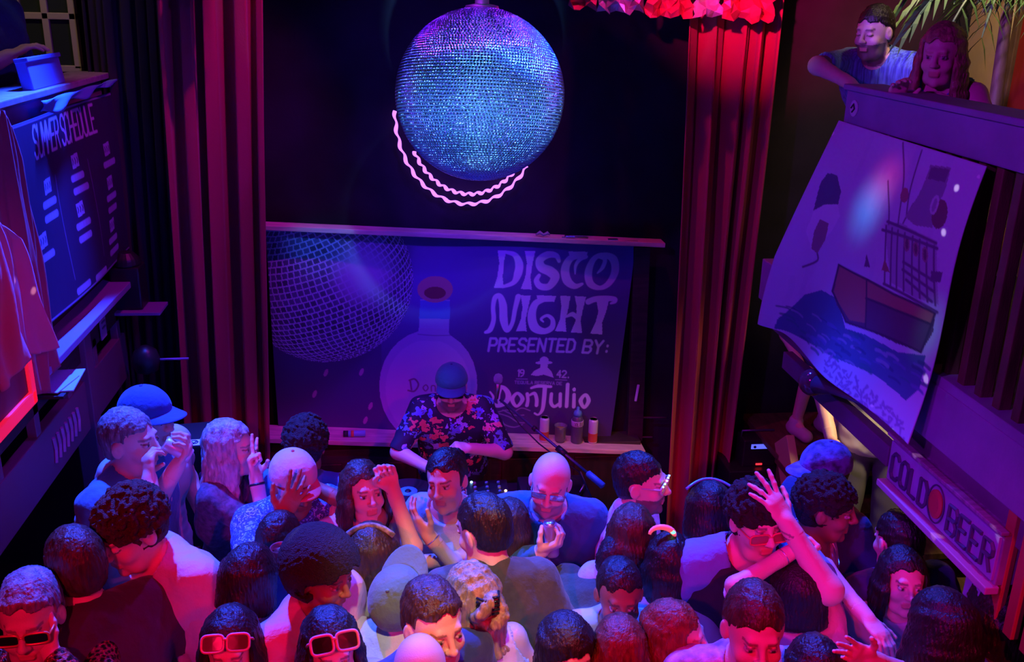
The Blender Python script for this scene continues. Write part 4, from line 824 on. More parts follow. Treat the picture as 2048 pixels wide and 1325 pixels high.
# stereo tower right of the right curtain
q = at(1522, 900, Y=5.25); t = thing('stereo_cabinet', 'tall black equipment cabinet right of the right crimson curtain', 'cabinet', (q[0], q[1]+.1, 0)); zt_ = at(1522, 935, Y=5.25)[2]
MB().box((0, .02, zt_/2), (.42, .34, zt_)).build('cabinet_body', blk, t, bevel=.006); MB().box((0, -.155, zt_*.5), (.36, .01, zt_*.8)).build('door', mat('wood_panel'), t, bevel=.003)
t = thing('cassette_deck', 'black stereo deck with carrying handle and glowing blue display', 'stereo', (q[0], q[1]+.08, zt_)); hh_ = at(1522, 872, Y=5.25)[2]-zt_
MB().box((0, 0, hh_*.42), (.22, .14, hh_*.84)).build('deck_body', blk, t, bevel=.008); MB().tube([(-.105, 0, hh_*.8), (-.105, 0, hh_), (.105, 0, hh_), (.105, 0, hh_*.8)], .007, 8).build('handle', mat('gear_blue_grey'), t, True)
MB().box((0, -.072, hh_*.64), (.125, .006, .032)).build('display', mat('display_blue', (.2, .25, .9), .3, emit=(.10, .14, 1), es=1.3), t, bevel=.002)
for sx in (-.04, .04): MB().lathe([(.009, 0), (.009, .004)], n=14).build('dial', mat('ink_dark'), t).matrix_local = Matrix.Translation((sx, -.075, hh_*.64))@Matrix.Rotation(rad(90), 4, 'X')
MB().box((.0, -.072, .018), (.04, .006, .010)).build('power_light', mat('led_red', (1, .05, .05), .4, emit=(1, .02, .03), es=3), t)
q = at(1577, 985, Y=5.3); zt_ = q[2]; sb_ = thing('side_table', 'small dark table right of the equipment cabinet', 'table', (q[0]+.02, q[1]+.1, 0)); MB().box((0, 0, zt_-.015), (.26, .30, .03)).build('tabletop', wood_d, sb_, bevel=.003)
for sx in (-.1, .1):
    for sy in (-.12, .12): MB().box((sx, sy, (zt_-.03)/2), (.03, .03, zt_-.03)).build('leg', wood_d, sb_)
t = thing('plastic_cup', 'tall red plastic cup with a pale rim on the small dark table', 'cup', (q[0]+.01, q[1]+.08, zt_)); MB().lathe([(.036, 0), (.048, .14), (.050, .142), (.046, .14), (.034, .006), (.001, .005)], n=28).build('cup_wall', mat('cup_red', (.45, .04, .06), .4), t, True); MB().lathe([(.0485, .128), (.0505, .14), (.049, .144), (.047, .140)], n=28).build('rim', mat('can_white'), t, True)
# oval sign on the back wall
q = at(1593, 865, Y=5.685); t = thing('oval_sign', 'dim oval red-on-black emblem on the back wall beside the sitting legs', 'sign', tuple(q)); el_ = MB()
MB().lathe([(1, 0), (1, .01)], n=36).build('plate', mat('sign_black', (.03, .01, .02), .6), t).matrix_local = Matrix.Rotation(rad(90), 4, 'X')@Matrix.Diagonal((.064, .047, 1, 1))
for k_ in (1, .86): el_.tube([(.062*k_*math.cos(a_), -.012, .045*k_*math.sin(a_)) for a_ in np.linspace(0, 6.3, 30)], .0022, 5)
letters(el_, 'PBR', (-.034, -.012, .018), .016, .024, .0028, (1, 0, 0), (0, 0, -1)); el_.build('emblem', mat('sign_rose', (.45, .12, .2), .6), t)
# ------------------------------------------------------------------ right gallery
rail = mat('rail_paint', (.30, .17, .42), .6, noise=.2, nscale=5, bump=.1); y0_, y1_ = 1.6, at(1690, 215, X=WR)[1]
zr0 = at(1970, 330, X=WR)[2]+.005; zr1 = at(1900, 222, X=WR)[2]
t = thing('gallery_rail', 'violet-lit broad handrail beam along the right gallery', 'railing', (WR+.05, (y0_+y1_)/2, zr0)); MB().box((0, 0, (zr1-zr0)/2), (.10, y1_-y0_, zr1-zr0)).build('fascia', rail, t, bevel=.006); MB().box((.02, 0, zr1-zr0+.012), (.18, y1_-y0_, .024)).build('handrail', rail, t, bevel=.005)
for k_ in range(22):
    y_ = y1_-.07-k_*.105-(y0_+y1_)/2
    if y_+(y0_+y1_)/2 > y0_: MB().box((.0, y_, -(zr0-2.30)/2), (.045, .04, zr0-2.30)).build('baluster', wood_m, t, bevel=.004)
MB().box((0, 0, 2.30-zr0-.02), (.11, y1_-y0_, .05)).build('bottom_rail', rail, t, bevel=.004)
MB().box((0, y1_-(y0_+y1_)/2-.04, -(zr0-2.2)/2), (.09, .09, zr0-2.2)).build('newel_post', wood_d, t, bevel=.004)
bd = thing('rail_badge', 'round pale badge with a dark mark on the far end of the right gallery rail', 'badge', tuple(at(1709, 217, X=WR-.002))); MB().lathe([(.034, 0), (.034, .004)], n=24).build('disc', mat('sticker_pale'), bd).matrix_local = Matrix.Rotation(rad(-90), 4, 'Y')
b_ = MB().tube([(-.006, .02, .0), (-.006, 0, .018), (-.006, -.012, 0), (-.006, .008, -.016)], .004, 5).build('mark', mat('ink_dark'), bd)
# floor beam, fascia and the COLD BEER box sign
zf1 = at(1900, 790, X=WR)[2]; t = thing('gallery_beam', 'broad dark violet beam carrying the right gallery floor', 'beam', (WR+.07, 3.0, 2.0)); MB().box((0, .1, .16), (.16, 3.3, .22)).build('upper_beam', rail, t, bevel=.006); MB().box((.03, .1, -.02), (.12, 3.3, .14)).build('lower_beam', mat('beam_plum', (.20, .07, .22), .6, noise=.3, nscale=4), t, bevel=.006)
a0 = at(1788, 872, X=WR); a1 = at(2012, 1066, X=WR); b0 = at(1782, 968, X=WR); sy0, sy1, sz0, sz1 = a1[1], a0[1], b0[2], a0[2]
t = thing('beer_sign', 'long lavender wooden box sign reading COLD BEER under the right gallery', 'sign', (WR, (sy0+sy1)/2, sz0)); SL = sy1-sy0; SH = sz1-sz0
MB().box((.055, 0, SH/2), (.11, SL, SH)).build('sign_box', mat('wood_plum', (.34, .14, .36), .6, noise=.4, nscale=9, stretch=(1, 6, 1)), t, bevel=.004); MB().box((-.004, 0, SH/2), (.012, SL-.02, SH-.03)).build('face_panel', lav, t, bevel=.002)
MB().box((-.012, 0, -.012), (.05, SL+.02, .028)).build('bottom_trim', mat('trim_magenta', (.5, .22, .42), .5), t, bevel=.004); MB().box((-.008, 0, SH+.008), (.03, SL+.02, .014)).build('top_trim', mat('wood_plum'), t, bevel=.003)
lt = MB(); ink = mat('ink_violet', (.07, .03, .13), .6)
letters(lt, 'COLD', (-.014, SL/2-.045, SH-.05), .052, SH-.09, .008, (0, -1, 0), (0, 0, -1)); lt.build('lettering', ink, t); lt = MB(); letters(lt, 'BEER', (-.014, -.085, SH-.05), .052, SH-.09, .008, (0, -1, 0), (0, 0, -1)); lt.build('lettering', ink, t)
ac = MB().lathe([(.044, 0), (.044, .006), (.030, .010)], n=24).build('round_emblem', mat('emblem_red', (.5, .03, .06), .5), t); ac.matrix_local = Matrix.Translation((-.011, .002, SH/2))@Matrix.Rotation(rad(-90), 4, 'Y')@Matrix.Diagonal((1.25, 1, 1, 1))
MB().tube([(-.014, .002+.052*math.cos(a_), SH/2+.072*math.sin(a_)) for a_ in np.linspace(0, 6.4, 30)], .003, 5).build('emblem_ring', ink, t, True)
q = at(2030, 1085, X=WR); t = thing('slatted_screen', 'red-lit vertical wooden slats at the right edge below the box sign', 'screen', (WR+.04, q[1]-.15, q[2]-.28))
for k_ in range(6): MB().box((0, .22-k_*.09, .2), (.03, .045, .52)).build('slat', mat('slat_red', (.5, .06, .06), .6), t, bevel=.003)
MB().box((.02, 0, .44), (.03, .56, .04)).build('crossbar', wood_d, t, bevel=.003)
q = at(1950, 1170, X=WR); t = thing('support_post', 'square violet post under the near end of the box sign', 'post', (WR+.05, q[1]+.02, 0)); MB().box((0, 0, q[2]/2), (.09, .09, q[2])).build('shaft', lav, t, bevel=.006); MB().box((0, 0, .05), (.12, .12, .10)).build('foot', wood_d, t, bevel=.006)
# posts behind the poster that carry the far end of the gallery
q = at(1640, 700, X=WR); t = thing('support_post', 'black post at the back of the right gallery near the ochre wall', 'post', (3.3, 4.30, 0)); MB().box((0, 0, 1.6), (.10, .10, 3.2)).build('shaft', black, t, bevel=.006); MB().box((0, 0, .05), (.13, .13, .10)).build('foot', wood_d, t, bevel=.006)
b0_, b1_ = at(1575, 712, X=WR+.04), at(1788, 905, X=WR+.04); tag(MB().bar(b0_+[0, 0, -.02], b1_+[0, 0, -.02], .05, .09).build('slanted_board', mat('beam_plum'), None, bevel=.005), 'dark violet board running under the lower edge of the painted poster', 'board')
# round lamp on a bracket
q = at(1625, 765, X=WR-.07); t = thing('wall_lamp', 'round dark glass lamp with red and blue glints on a long bracket below the poster', 'lamp', tuple(q)); e2 = at(1748, 812, X=WR)-q
MB().lathe([(.062*math.cos(a_), .062*math.sin(a_)) for a_ in np.linspace(-1.5, 1.5, 18)], n=28).build('globe', mat('glass_dark_red', (.22, .05, .10), .12, .5), t, True); MB().tube([nrm(e2)*.05, e2*.35, e2], [.045, .020, .012], 12).build('bracket', mat('metal_plum', (.18, .09, .2), .35, .6), t, True)
# ------------------------------------------------------------------ painted fishing boat poster
PC = [at(1678, 240, X=WR-.02), at(1975, 332, X=WR-.02), at(1812, 888, X=WR-.10), at(1545, 652, X=WR-.05)]
src = np.array([(1678, 240), (1975, 332), (1812, 888), (1545, 652)], float); dst = np.array([(0, 0), (1, 0), (1, 1), (0, 1)], float); A_ = []
for (x, y), (u, v) in zip(src, dst): A_ += [[x, y, 1, 0, 0, 0, -u*x, -u*y, u], [0, 0, 0, x, y, 1, -v*x, -v*y, v]]
A_ = np.array(A_); hm = np.append(np.linalg.solve(A_[:, :8], A_[:, 8]), 1).reshape(3, 3)
PW, PH = 1.1, 1.15; cv = Canvas(PW, PH, .0042, (.50, .42, .70)); cv.k = .0030
def TP(p): q = hm@np.array([p[0], p[1], 1.]); return (q[0]/q[2]*PW, q[1]/q[2]*PH)
cv.T = TP; n5 = np.random.default_rng(5)
for k_ in range(26): x = n5.uniform(1600, 1960); y = n5.uniform(260, 560); cv.stroke([(x, y), (x-8, y+30), (x-20, y+60)], 5, (.44, .37, .66), .5)
sea = (.06, .12, .30); cv.poly([(1618, 575), (1650, 560), (1680, 575), (1700, 640), (1740, 655), (1800, 690), (1850, 690), (1835, 760), (1810, 790), (1760, 745), (1700, 715), (1640, 685), (1560, 660), (1570, 635)], sea)
for k_ in range(60): x = n5.uniform(1575, 1840); y = 610+(x-1575)*.38+n5.uniform(-20, 60); cv.stroke([(x, y), (x+10, y+4), (x+18, y+12)], n5.uniform(1, 3), [(.03, .16, .22), (.10, .12, .42), (.03, .07, .2), (.25, .25, .5)][k_ % 4], .8)
cv.poly([(1688, 505), (1712, 520), (1745, 535), (1800, 570), (1876, 602), (1868, 640), (1842, 684), (1800, 672), (1745, 645), (1705, 630), (1680, 590), (1671, 560)], (.12, .05, .14))
cv.poly([(1690, 508), (1745, 537), (1800, 570), (1874, 603), (1868, 625), (1800, 600), (1742, 575), (1742, 630), (1708, 622), (1684, 585), (1674, 560)], (.36, .12, .14))
for P_ in ([(1688, 505), (1745, 537), (1800, 570), (1876, 602)], [(1671, 560), (1688, 505)], [(1744, 540), (1742, 640)], [(1742, 576), (1800, 602), (1868, 626)], [(1671, 560), (1700, 625), (1760, 650), (1842, 684), (1876, 602)]): cv.stroke(P_, 1.8, (.06, .02, .09), 1, False)
dkp = (.14, .06, .20); mdp = (.30, .16, .30)
cv.poly([(1785, 430), (1815, 428), (1890, 470), (1884, 585), (1840, 575), (1795, 545)], (.36, .27, .5))
for x in (1788, 1800, 1812, 1826, 1842, 1856, 1870, 1884): cv.stroke([(x, 432+(x-1785)*.42), (x-6, 545+(x-1785)*.42)], 1.8, dkp, 1, False)
for x, y in ((1830, 470), (1848, 480), (1866, 490)): cv.ell((x, y), 6, 15, (.30, .12, .22)); cv.ell((x, y), 3, 11, (.14, .05, .12))
for a, b, c, d in ((1780, 440, 1890, 478), (1790, 425, 1888, 468), (1822, 505, 1880, 540), (1820, 520, 1878, 560), (1826, 540, 1872, 580), (1780, 548, 1880, 600)): cv.stroke([(a, b), (c, d)], 2.2, dkp, 1, False)
cv.poly([(1740, 510), (1746, 485), (1752, 512)], dkp); cv.poly([(1776, 520), (1784, 498), (1794, 526)], (.3, .1, .15)); cv.poly([(1876, 520), (1898, 522), (1893, 542), (1874, 540)], dkp)
for P_ in ([(1808, 285), (1818, 350), (1812, 430)], [(1846, 300), (1832, 370), (1828, 420)], [(1788, 350), (1793, 400), (1793, 430)], [(1840, 395), (1822, 430)]): cv.stroke(P_, 1.5, dkp)
cv.poly([(1866, 326), (1906, 332), (1900, 372), (1888, 400), (1880, 440), (1845, 435), (1826, 418), (1850, 378), (1860, 352)], (.26, .17, .34)); cv.poly([(1868, 330), (1904, 335), (1898, 358), (1864, 350)], (.16, .08, .2)); cv.ell((1893, 415), 15, 27, (.18, .05, .12), rot=.1); cv.ell((1882, 398), 8, 18, (.5, .4, .6), rot=.2); cv.ell((1882, 398), 4, 13, (.3, .2, .4), rot=.2); cv.ell((1822, 378), 8, 14, (.34, .1, .16))
cv.poly([(1662, 345), (1672, 330), (1690, 335), (1700, 365), (1695, 388), (1668, 388), (1650, 398)], (.10, .09, .20)); cv.poly([(1650, 400), (1668, 388), (1694, 388), (1698, 410), (1680, 440), (1640, 480), (1636, 440)], (.60, .52, .78)); cv.poly([(1648, 440), (1660, 415), (1676, 425), (1668, 455), (1650, 485), (1640, 475)], (.26, .12, .22)); cv.stroke([(1650, 485), (1648, 500), (1622, 515)], 2, dkp)
for k_ in range(3):      # the rows of painted words, too worn to read
    for i in range(15):
        x = 1664+i*9.6+k_*1; y = 694+i*10+k_*20+4; pts = [(x+n5.uniform(-6, 6), y+n5.uniform(-9, 9)) for _ in range(5)]; cv.stroke(pts, 1.5, (.26, .14, .44), .9, False)
for q in ((1672, 262), (1960, 350), (1825, 850), (1750, 815)): cv.ell(q, 3, 3, (.8, .8, .9))
PCn = np.array(PC)
def place_p(u, v):
    P = (PCn[0]*((1-u)*(1-v))[:, None]+PCn[1]*(u*(1-v))[:, None]+PCn[2]*(u*v)[:, None]+PCn[3]*((1-u)*v)[:, None])
    P[:, 0] -= .05*np.sin(np.pi*v)*(1-u)**1.5+.018*np.sin(u*8+v*3)*v+.012*np.sin(v*7); P[:, 1] += .10*np.sin(np.pi*v)*(1-u)**3*-1*.6; P[:, 0] -= .07*np.exp(-((u-.0)/.07)**2)*np.clip(v*1.6, 0, 1); P[:, 1] += (1-u)**4*(.03*np.sin(v*6.28+3.2)); P[:, 2] += .012*np.sin(u*9+1)*v
    return P
po = cloth('painted_poster', cv, place_p, mat('poster_cloth', (1, 1, 1), .75, attr=True, bump=.2, bscale=10)); tag(po, 'large hand-painted canvas of a fishing boat hanging crooked from the right gallery rail', 'poster')
# ------------------------------------------------------------------ behind the right gallery: window, palm, door
fr = mat('frame_cream', (.55, .42, .28), .6)
def window(name, c, w_, h_, nx, ny, ax, m_, pane):
    t = struct(link(bpy.data.objects.new(name, None))); t.location = c; mb = MB(); D_ = lambda a, b: (0, a, b) if ax == 'x' else (a, 0, b); S_ = lambda a, b: (.05, a, b) if ax == 'x' else (a, .05, b)
    for i in range(nx+1): mb.box(D_(-w_/2+w_*i/nx, 0), S_(.035, h_))
    for j in range(ny+1): mb.box(D_(0, -h_/2+h_*j/ny), S_(w_+.035, .035))
    struct(mb.build('window_frame', m_, t, bevel=.004)); struct(MB().box((0, 0, 0), (.01, w_, h_) if ax == 'x' else (w_, .01, h_)).build('window_pane', pane, t)); return t
pane = mat('glass_night', (.035, .045, .03), .15)
q = at(1790, 50, X=3.36); window('window_1', (3.36, q[1]-.3, q[2]+.15), 1.0, 1.3, 2, 4, 'x', fr, pane)
q = at(2035, 160, X=3.36); t = struct(link(bpy.data.objects.new('window_2', None))); t.location = (3.36, q[1]-.28, q[2]+.1)
struct(MB().box((0, 0, 0), (.04, .60, 1.0)).build('window_pane', mat('red_lit_glass', (.2, .015, .01), .4, emit=(.6, .02, .01), es=.05), t)); struct(MB().box((-.02, 0, -.54), (.14, .74, .10)).box((-.01, .33, 0), (.06, .05, 1.05)).box((-.01, -.33, 0), (.06, .05, 1.05)).build('window_frame', wood_m, t, bevel=.004))
q = at(2003, 190, X=3.36); struct(box('trim_3', (3.37, q[1], 3.3), (.06, .16, 2.0), mat('plaster_cream', (.85, .66, .40), .7)))
q = at(1995, 60, X=2.75); t = thing('palm_plant', 'dark palm with hanging fronds, tips lit green, behind the curly-haired woman on the gallery', 'plant', (2.8, q[1], 2.26))
MB().tube([(0, 0, 0), (.02, 0, .6), (-.01, .02, q[2]-2.1)], [.045, .035, .025], 10).build('trunk', wood_m, t, True); MB().lathe([(.14, 0), (.19, .26), (.17, .26), (.12, .03)], n=24).build('pot', mat('clay', (.35, .14, .08), .8), t, True)
gl = mat('palm_leaf', (.10, .22, .06), .5); rp = np.random.default_rng(11)
for k_ in range(16):
    a_ = k_/16*6.283+rp.uniform(-.2, .2); L_ = rp.uniform(.38, .52); V = []; Fc = []; d2 = np.array([math.cos(a_), math.sin(a_), 0]); s2 = np.array([-d2[1], d2[0], 0]); z0 = q[2]-2.1; up_ = rp.uniform(.12, .35)
    S_ = [np.array([0, 0, z0])+d2*L_*u+np.array([0, 0, up_*math.sin(u*2.2)-.30*u*u]) for u in np.linspace(0, 1, 13)]; mb = MB(); mb.tube(S_, [.006]*12+[.002], 5)
    for j in range(1, 13):
        for sg in (-1, 1):
            b = S_[j]; tip = b+s2*sg*.13*math.sin(j/13*2.6+.3)+d2*.07+np.array([0, 0, -.13]); md = (b+tip)/2+np.array([0, 0, .02]); w2 = d2*.011; mb.add([b-w2*.4, b+w2*.4, md+w2, md-w2, tip, b-w2*.4+[0, 0, .002], md+[0, 0, .003]], [(0, 1, 2, 3), (3, 2, 4)])
    mb.build('frond', gl, t)
# ------------------------------------------------------------------ left gallery
wq = at(157, 138, Y=5.62); wp = at(50, 138, Y=5.62); ww_ = wq[0]-wp[0]; window('window_3', (wp[0]+ww_*.5-ww_*.5, 5.64, wq[2]+.68), ww_*2, 1.36, 4, 5, 'y', fr, pane)
YL = lambda px, py, X=WL: at(px, py, X=X)
zt = YL(222, 140)[2]; t = thing('gallery_rail', 'dark plum handrail beam along the left gallery above the schedule board', 'railing', (WL-.05, 3.6, zt)); MB().box((-.02, 0, -.015), (.22, 4.0, .03)).build('handrail', mat('rail_dusty', (.34, .25, .30), .6, noise=.3), t, bevel=.005); MB().box((0, 0, -.11), (.07, 4.0, .16)).build('fascia', mat('beam_plum'), t, bevel=.004)
for k_ in range(20): MB().box((0, -1.95+k_*.205, -.55), (.04, .04, .75)).build('baluster', wood_d, t, bevel=.003)
MB().box((0, 0, -.93), (.07, 4.0, .05)).build('bottom_rail', wood_d, t, bevel=.003)
# schedule board
A0, A1 = YL(60, 225, WL+.03), YL(246, 500, WL+.03); yb0, yb1 = 3.75, YL(228, 300, WL+.03)[1]+.06; zb1, zb0_ = YL(200, 190, WL+.03)[2], YL(240, 512, WL+.03)[2]
cv = Canvas(yb1-yb0, zb1-zb0_, .0036, (.035, .012, .07)); cv.k = .0031
cv.T = lambda p: ((lambda q: (q[1]-yb0, zb1-q[2]))(YL(p[0], p[1], WL+.03)))
q1_, q2_ = cv.T((192, 262)), cv.T((75, 300)); th = cv.T((192, 262))[1]-cv.T((188, 208))[1]; T_ = cv.T; cv.T = lambda p: p; cv.k = 1; tx1 = q1_[0]; Wt = (q1_[0]-q2_[0])*15/14; n_l = 14.45; wl = Wt/(n_l*1.2)
cv.text('SUMMER SCHEDULE', (tx1-Wt*1.0, q1_[1]-th), wl, th, .0075, (.50, .34, .66), (1, 0), (0, 1), .2)
for px, py, wn in ((95, 372, 2), (150, 322, 2), (206, 298, 1), (155, 418, 2), (210, 365, 2), (85, 482, 1), (214, 450, 2), (185, 520, 0), (150, 545, 0)):
    x, y = T_((px, py)); c = (.34, .25, .62); w3 = .075
    if wn or px > 200: cv.poly([(x-.045, y-.03), (x+.045, y-.035), (x+.045, y+.03), (x-.045, y+.035)], c); [cv.stroke([(x-.03+.03*i, y-.012), (x-.024+.03*i, y), (x-.034+.03*i, y+.012)], .005, (.06, .03, .12), 1, False) for i in range(3)]
    for k_ in range(max(wn, 1)):
        yy_ = y+.075+.062*k_; xx_ = x-w3
        while xx_ < x+w3: l_ = n5.uniform(.008, .03); cv.stroke([(xx_, yy_), (xx_+l_, yy_)], .017, c, .9, False); xx_ += l_+.012
for px in (118, 182): x, y = T_((px, 400)); cv.stroke([(x, .28), (x, cv.H-.1)], .002, (.22, .14, .4), 1, False)
cv.stroke([(.01, .01), (cv.W-.01, .01), (cv.W-.01, cv.H-.01), (.01, cv.H-.01)], .004, (.25, .16, .4), 1, False)
bo = cloth('schedule_board', cv, lambda u, v: np.stack([WL+.03+.012*np.sin(u*7+v*4)+.02*v, yb0+u*(yb1-yb0), zb1-v*(zb1-zb0_)], 1), mat('banner_vinyl'), None, .006); tag(bo, 'dark printed board headed SUMMER SCHEDULE hanging on the left gallery rail', 'board')
# beam ledges, uprights, lower fascia of the left gallery
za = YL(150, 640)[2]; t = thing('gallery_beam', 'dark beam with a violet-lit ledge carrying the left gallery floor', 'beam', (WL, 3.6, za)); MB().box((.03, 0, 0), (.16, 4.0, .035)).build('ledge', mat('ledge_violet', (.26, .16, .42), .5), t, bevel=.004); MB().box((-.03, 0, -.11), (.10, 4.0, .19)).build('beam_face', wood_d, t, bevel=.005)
for k_ in range(7): MB().box((-.0, -.9+k_*.42, -.36), (.04, .055, .40)).build('strut', mat('strut_plum', (.15, .09, .17), .6), t, bevel=.003)
zb_ = YL(120, 870)[2]; t = thing('lower_beam', 'lower dark fascia board of the left gallery with a worn row of pale letters', 'beam', (WL, 3.5, zb_)); MB().box((0, 0, 0), (.05, 3.6, .26)).build('board', mat('strut_plum'), t, bevel=.005)
lt = MB(); letters(lt, 'SALOON', (.03, YL(55, 900)[1]-3.5, .06), .05, .12, .010, (0, 1, 0), (0, 0, -1)) if 0 else None
for i in range(7): y_ = YL(100, 870)[1]-3.5-.05+i*.055; lt.tube([(.03, y_, .06), (.03, y_+.012, -.0), (.03, y_-.004, -.06)], .010, 5)
lt.build('lettering', lav, t)
q = YL(120, 765, WL+.08); t = thing('leaflet_rack', 'small shelf of blue-lit papers on the left gallery beam', 'shelf', tuple(q), .0); MB().box((0, 0, -.012), (.12, .30, .012)).build('shelf_board', wood_d, t)
pp = thing('paper_sheets', 'stack of blue-lit paper sheets lying on the small left shelf', 'paper', (q[0], q[1], q[2]-.005)); MB().box((0, .02, .004), (.15, .26, .006), Rz(.1)).build('sheet', mat('paper_blue', (.35, .5, .7), .6), pp); MB().box((-.01, -.03, .010), (.12, .2, .005), Rz(-.15)).build('sheet', mat('paper_blue'), pp)
q = YL(192, 640); t = thing('notice', 'small pale notice pinned on a strut of the left gallery', 'notice', (WL+.03, q[1], q[2])); MB().box((0, 0, 0), (.006, .09, .2)).build('sheet', mat('notice_plum', (.3, .2, .4), .7), t); [MB().box((.005, 0, .05-.03*i), (.003, .055, .010)).build('line', ink, t) for i in range(4)]
q = YL(175, 850); t = thing('support_post', 'tall dark plum post under the far half of the left gallery', 'post', (WL, YL(168, 780)[1], 0)); MB().box((0, 0, za/2-.03), (.10, .10, za-.08)).build('shaft', mat('strut_plum'), t, bevel=.006); MB().box((0, 0, .06), (.13, .13, .12)).build('foot', wood_d, t, bevel=.006)
q = at(283, 545, X=-1.5); t = thing('wall_speaker', 'dark rounded box with a pale ledge at the far end of the left gallery', 'speaker', (q[0]-.02, min(q[1], 5.3), q[2]-.14)); MB().box((0, 0, .12), (.16, .15, .24)).lathe([(.08, .24), (.07, .28), (.04, .31), (.01, .32)], n=20).build('cabinet', blk, t, bevel=.01); MB().box((.03, -.02, -.01), (.30, .20, .018)).build('ledge', mat('ledge_violet'), t, bevel=.003)
q = at(292, 720, X=-1.4); t = thing('wall_lamp', 'dark round-headed wall lamp on a straight arm beside the left curtain', 'lamp', (q[0], min(q[1], 5.3), q[2])); MB().lathe([(.02, .08), (.06, .05), (.075, 0), (.06, -.06), (.02, -.08)], n=20).build('shade', blk, t, True); MB().tube([(.05, 0, 0), (.22, .02, -.005)], .007, 8).build('arm', mat('ledge_violet'), t, True)
# laptop-like blue box and cloth on the rail
q = at(85, 165, X=WL-.02); t = thing('storage_box', 'blue-lit flat box standing on the left gallery rail', 'box', (WL-.02, q[1], zt)); MB().box((0, 0, .06), (.05, .42, .13), Ry(-.15)).build('box_body', mat('box_blue', (.16, .14, .5), .7), t, bevel=.006); MB().box((-.005, 0, .125), (.06, .43, .02), Ry(-.15)).build('lid', mat('box_blue'), t, bevel=.004)
y0c, y1c = YL(50, 205)[1], YL(208, 165)[1]; V = []
for j in range(5):
    for i in range(40): u = i/39; V.append((WL+.065+.01*math.sin(u*20+j), y0c+(y1c-y0c)*u, zt-.035-.016*j*(.5+.5*math.sin(u*9)**2)*(1.3-u)))
o = mesh('cloth_strip', V, [(j*40+i, j*40+i+1, (j+1)*40+i+1, (j+1)*40+i) for j in range(4) for i in range(39)], mat('cloth_sky', (.10, .22, .6), .8), None, True); o.modifiers.new('t', 'SOLIDIFY').thickness = .004; tag(o, 'strip of bright blue cloth draped along the left gallery rail', 'cloth')
# garments hanging over the rail, nearest the camera
def hang(name, C0, w_, h_, m_, lb, seed, flare=.25, dx=0.0):
    nx, nz = 60, 60; V = []; r = np.random.default_rng(seed); p = r.uniform(0, 6, 6)
    for j in range(nz):
        v = j/(nz-1); sh_ = .30+.70*min(1, v/.16)**.6
        for i in range(nx):
            u = i/(nx-1)*2-1; fo = (.2+.8*v); V.append((C0[0]+dx*v+.030*math.sin(u*4.2+p[0]+1.5*v)*fo+.014*math.sin(u*9+p[1]-2*v)*fo+.006*math.sin(u*17+v*9+p[2]), C0[1]+u*w_/2*sh_*(.85+flare*v)+.015*math.sin(v*8+p[3]), C0[2]-h_*v-.05*abs(u)*(1-v)-.03*math.sin(u*3+p[4])*v))
    o = mesh(name, V, [(j*nx+i, j*nx+i+1, (j+1)*nx+i+1, (j+1)*nx+i) for j in range(nz-1) for i in range(nx-1)], m_, None, True); o.modifiers.new('thickness', 'SOLIDIFY').thickness = .006; tag(o, lb, 'garment', 'garments hung over the left gallery rail'); return o
h1, h2 = at(28, 135, X=WL+.12), at(28, 400, X=WL+.17)
hang('hanging_shirt', (h1[0], at(70, 400, X=WL+.12)[1]-.22, zt+.0), .42, 1.12, mat('cloth_wine', (.35, .05, .10), .85, bump=.3, bscale=12), 'dark wine-red garment hanging over the left gallery rail, rim-lit blue', 3)
hang('hanging_shirt', (h2[0], at(88, 600, X=WL+.2)[1]-.28, h2[2]), .40, .56, mat('cloth_rose', (.62, .20, .30), .85, bump=.3, bscale=12), 'rose-pink garment hanging lowest at the left edge of the hall', 8, .3, .04)
f0, f1, f2 = at(30, 630, X=WL+.14), at(52, 820, X=WL+.14), at(5, 870, X=WL+.14)
yc_, zc_ = f0[1]-.17, (f0[2]+f1[2])/2; t = thing('red_light_sign', 'box sign with a glowing red border at the left edge of the hall', 'sign', (f0[0], yc_, zc_)); hh_ = f0[2]-f1[2]
MB().box((-.03, 0, 0), (.06, .42, hh_)).build('sign_box', mat('sign_black'), t, bevel=.01); rd = mat('neon_red', (.6, .02, .05), .4, emit=(1, .01, .05), es=.75)
for c, d in (((.005, .19, 0), (.03, .05, hh_)), ((.005, -.19, 0), (.03, .05, hh_)), ((.005, 0, hh_/2-.025), (.03, .42, .05)), ((.005, 0, -hh_/2+.03), (.03, .42, .06))): MB().box(c, d).build('border_light', rd, t, bevel=.008)
MB().box((.002, 0, 0), (.01, .34, hh_-.1)).build('panel', mat('panel_wine', (.25, .02, .05), .6), t)
MB().tube([(-.03, 0, hh_/2), (-.05, 0, hh_/2+.3)], .006, 6).build('hanger', MATS['metal_chain'], t)
# stairs at the back right
t = thing('staircase', 'wooden stairs lit warm under the right gallery', 'stairs', (2.85, 5.0, 0))
for k_ in range(5): MB().box((-.08, -.72+.16*k_, .19*(k_+1)-.02), (1.1, .22, .04)).build('tread', wood_m, t, bevel=.004)
for sx in (-.60, .46): MB().bar((sx, -.86, .05), (sx, -.0, 1.08), .05, .2).build('stringer', mat('wood_ochre', (.55, .42, .22), .6), t, bevel=.004)
MB().box((-.08, .30, .955), (1.1, .62, .04)).build('landing', wood_m, t, bevel=.004)
for sx in (-.56, .42):
    for sy in (.05, .55): MB().box((sx, sy, .47), (.06, .06, .93)).build('leg', wood_m, t)
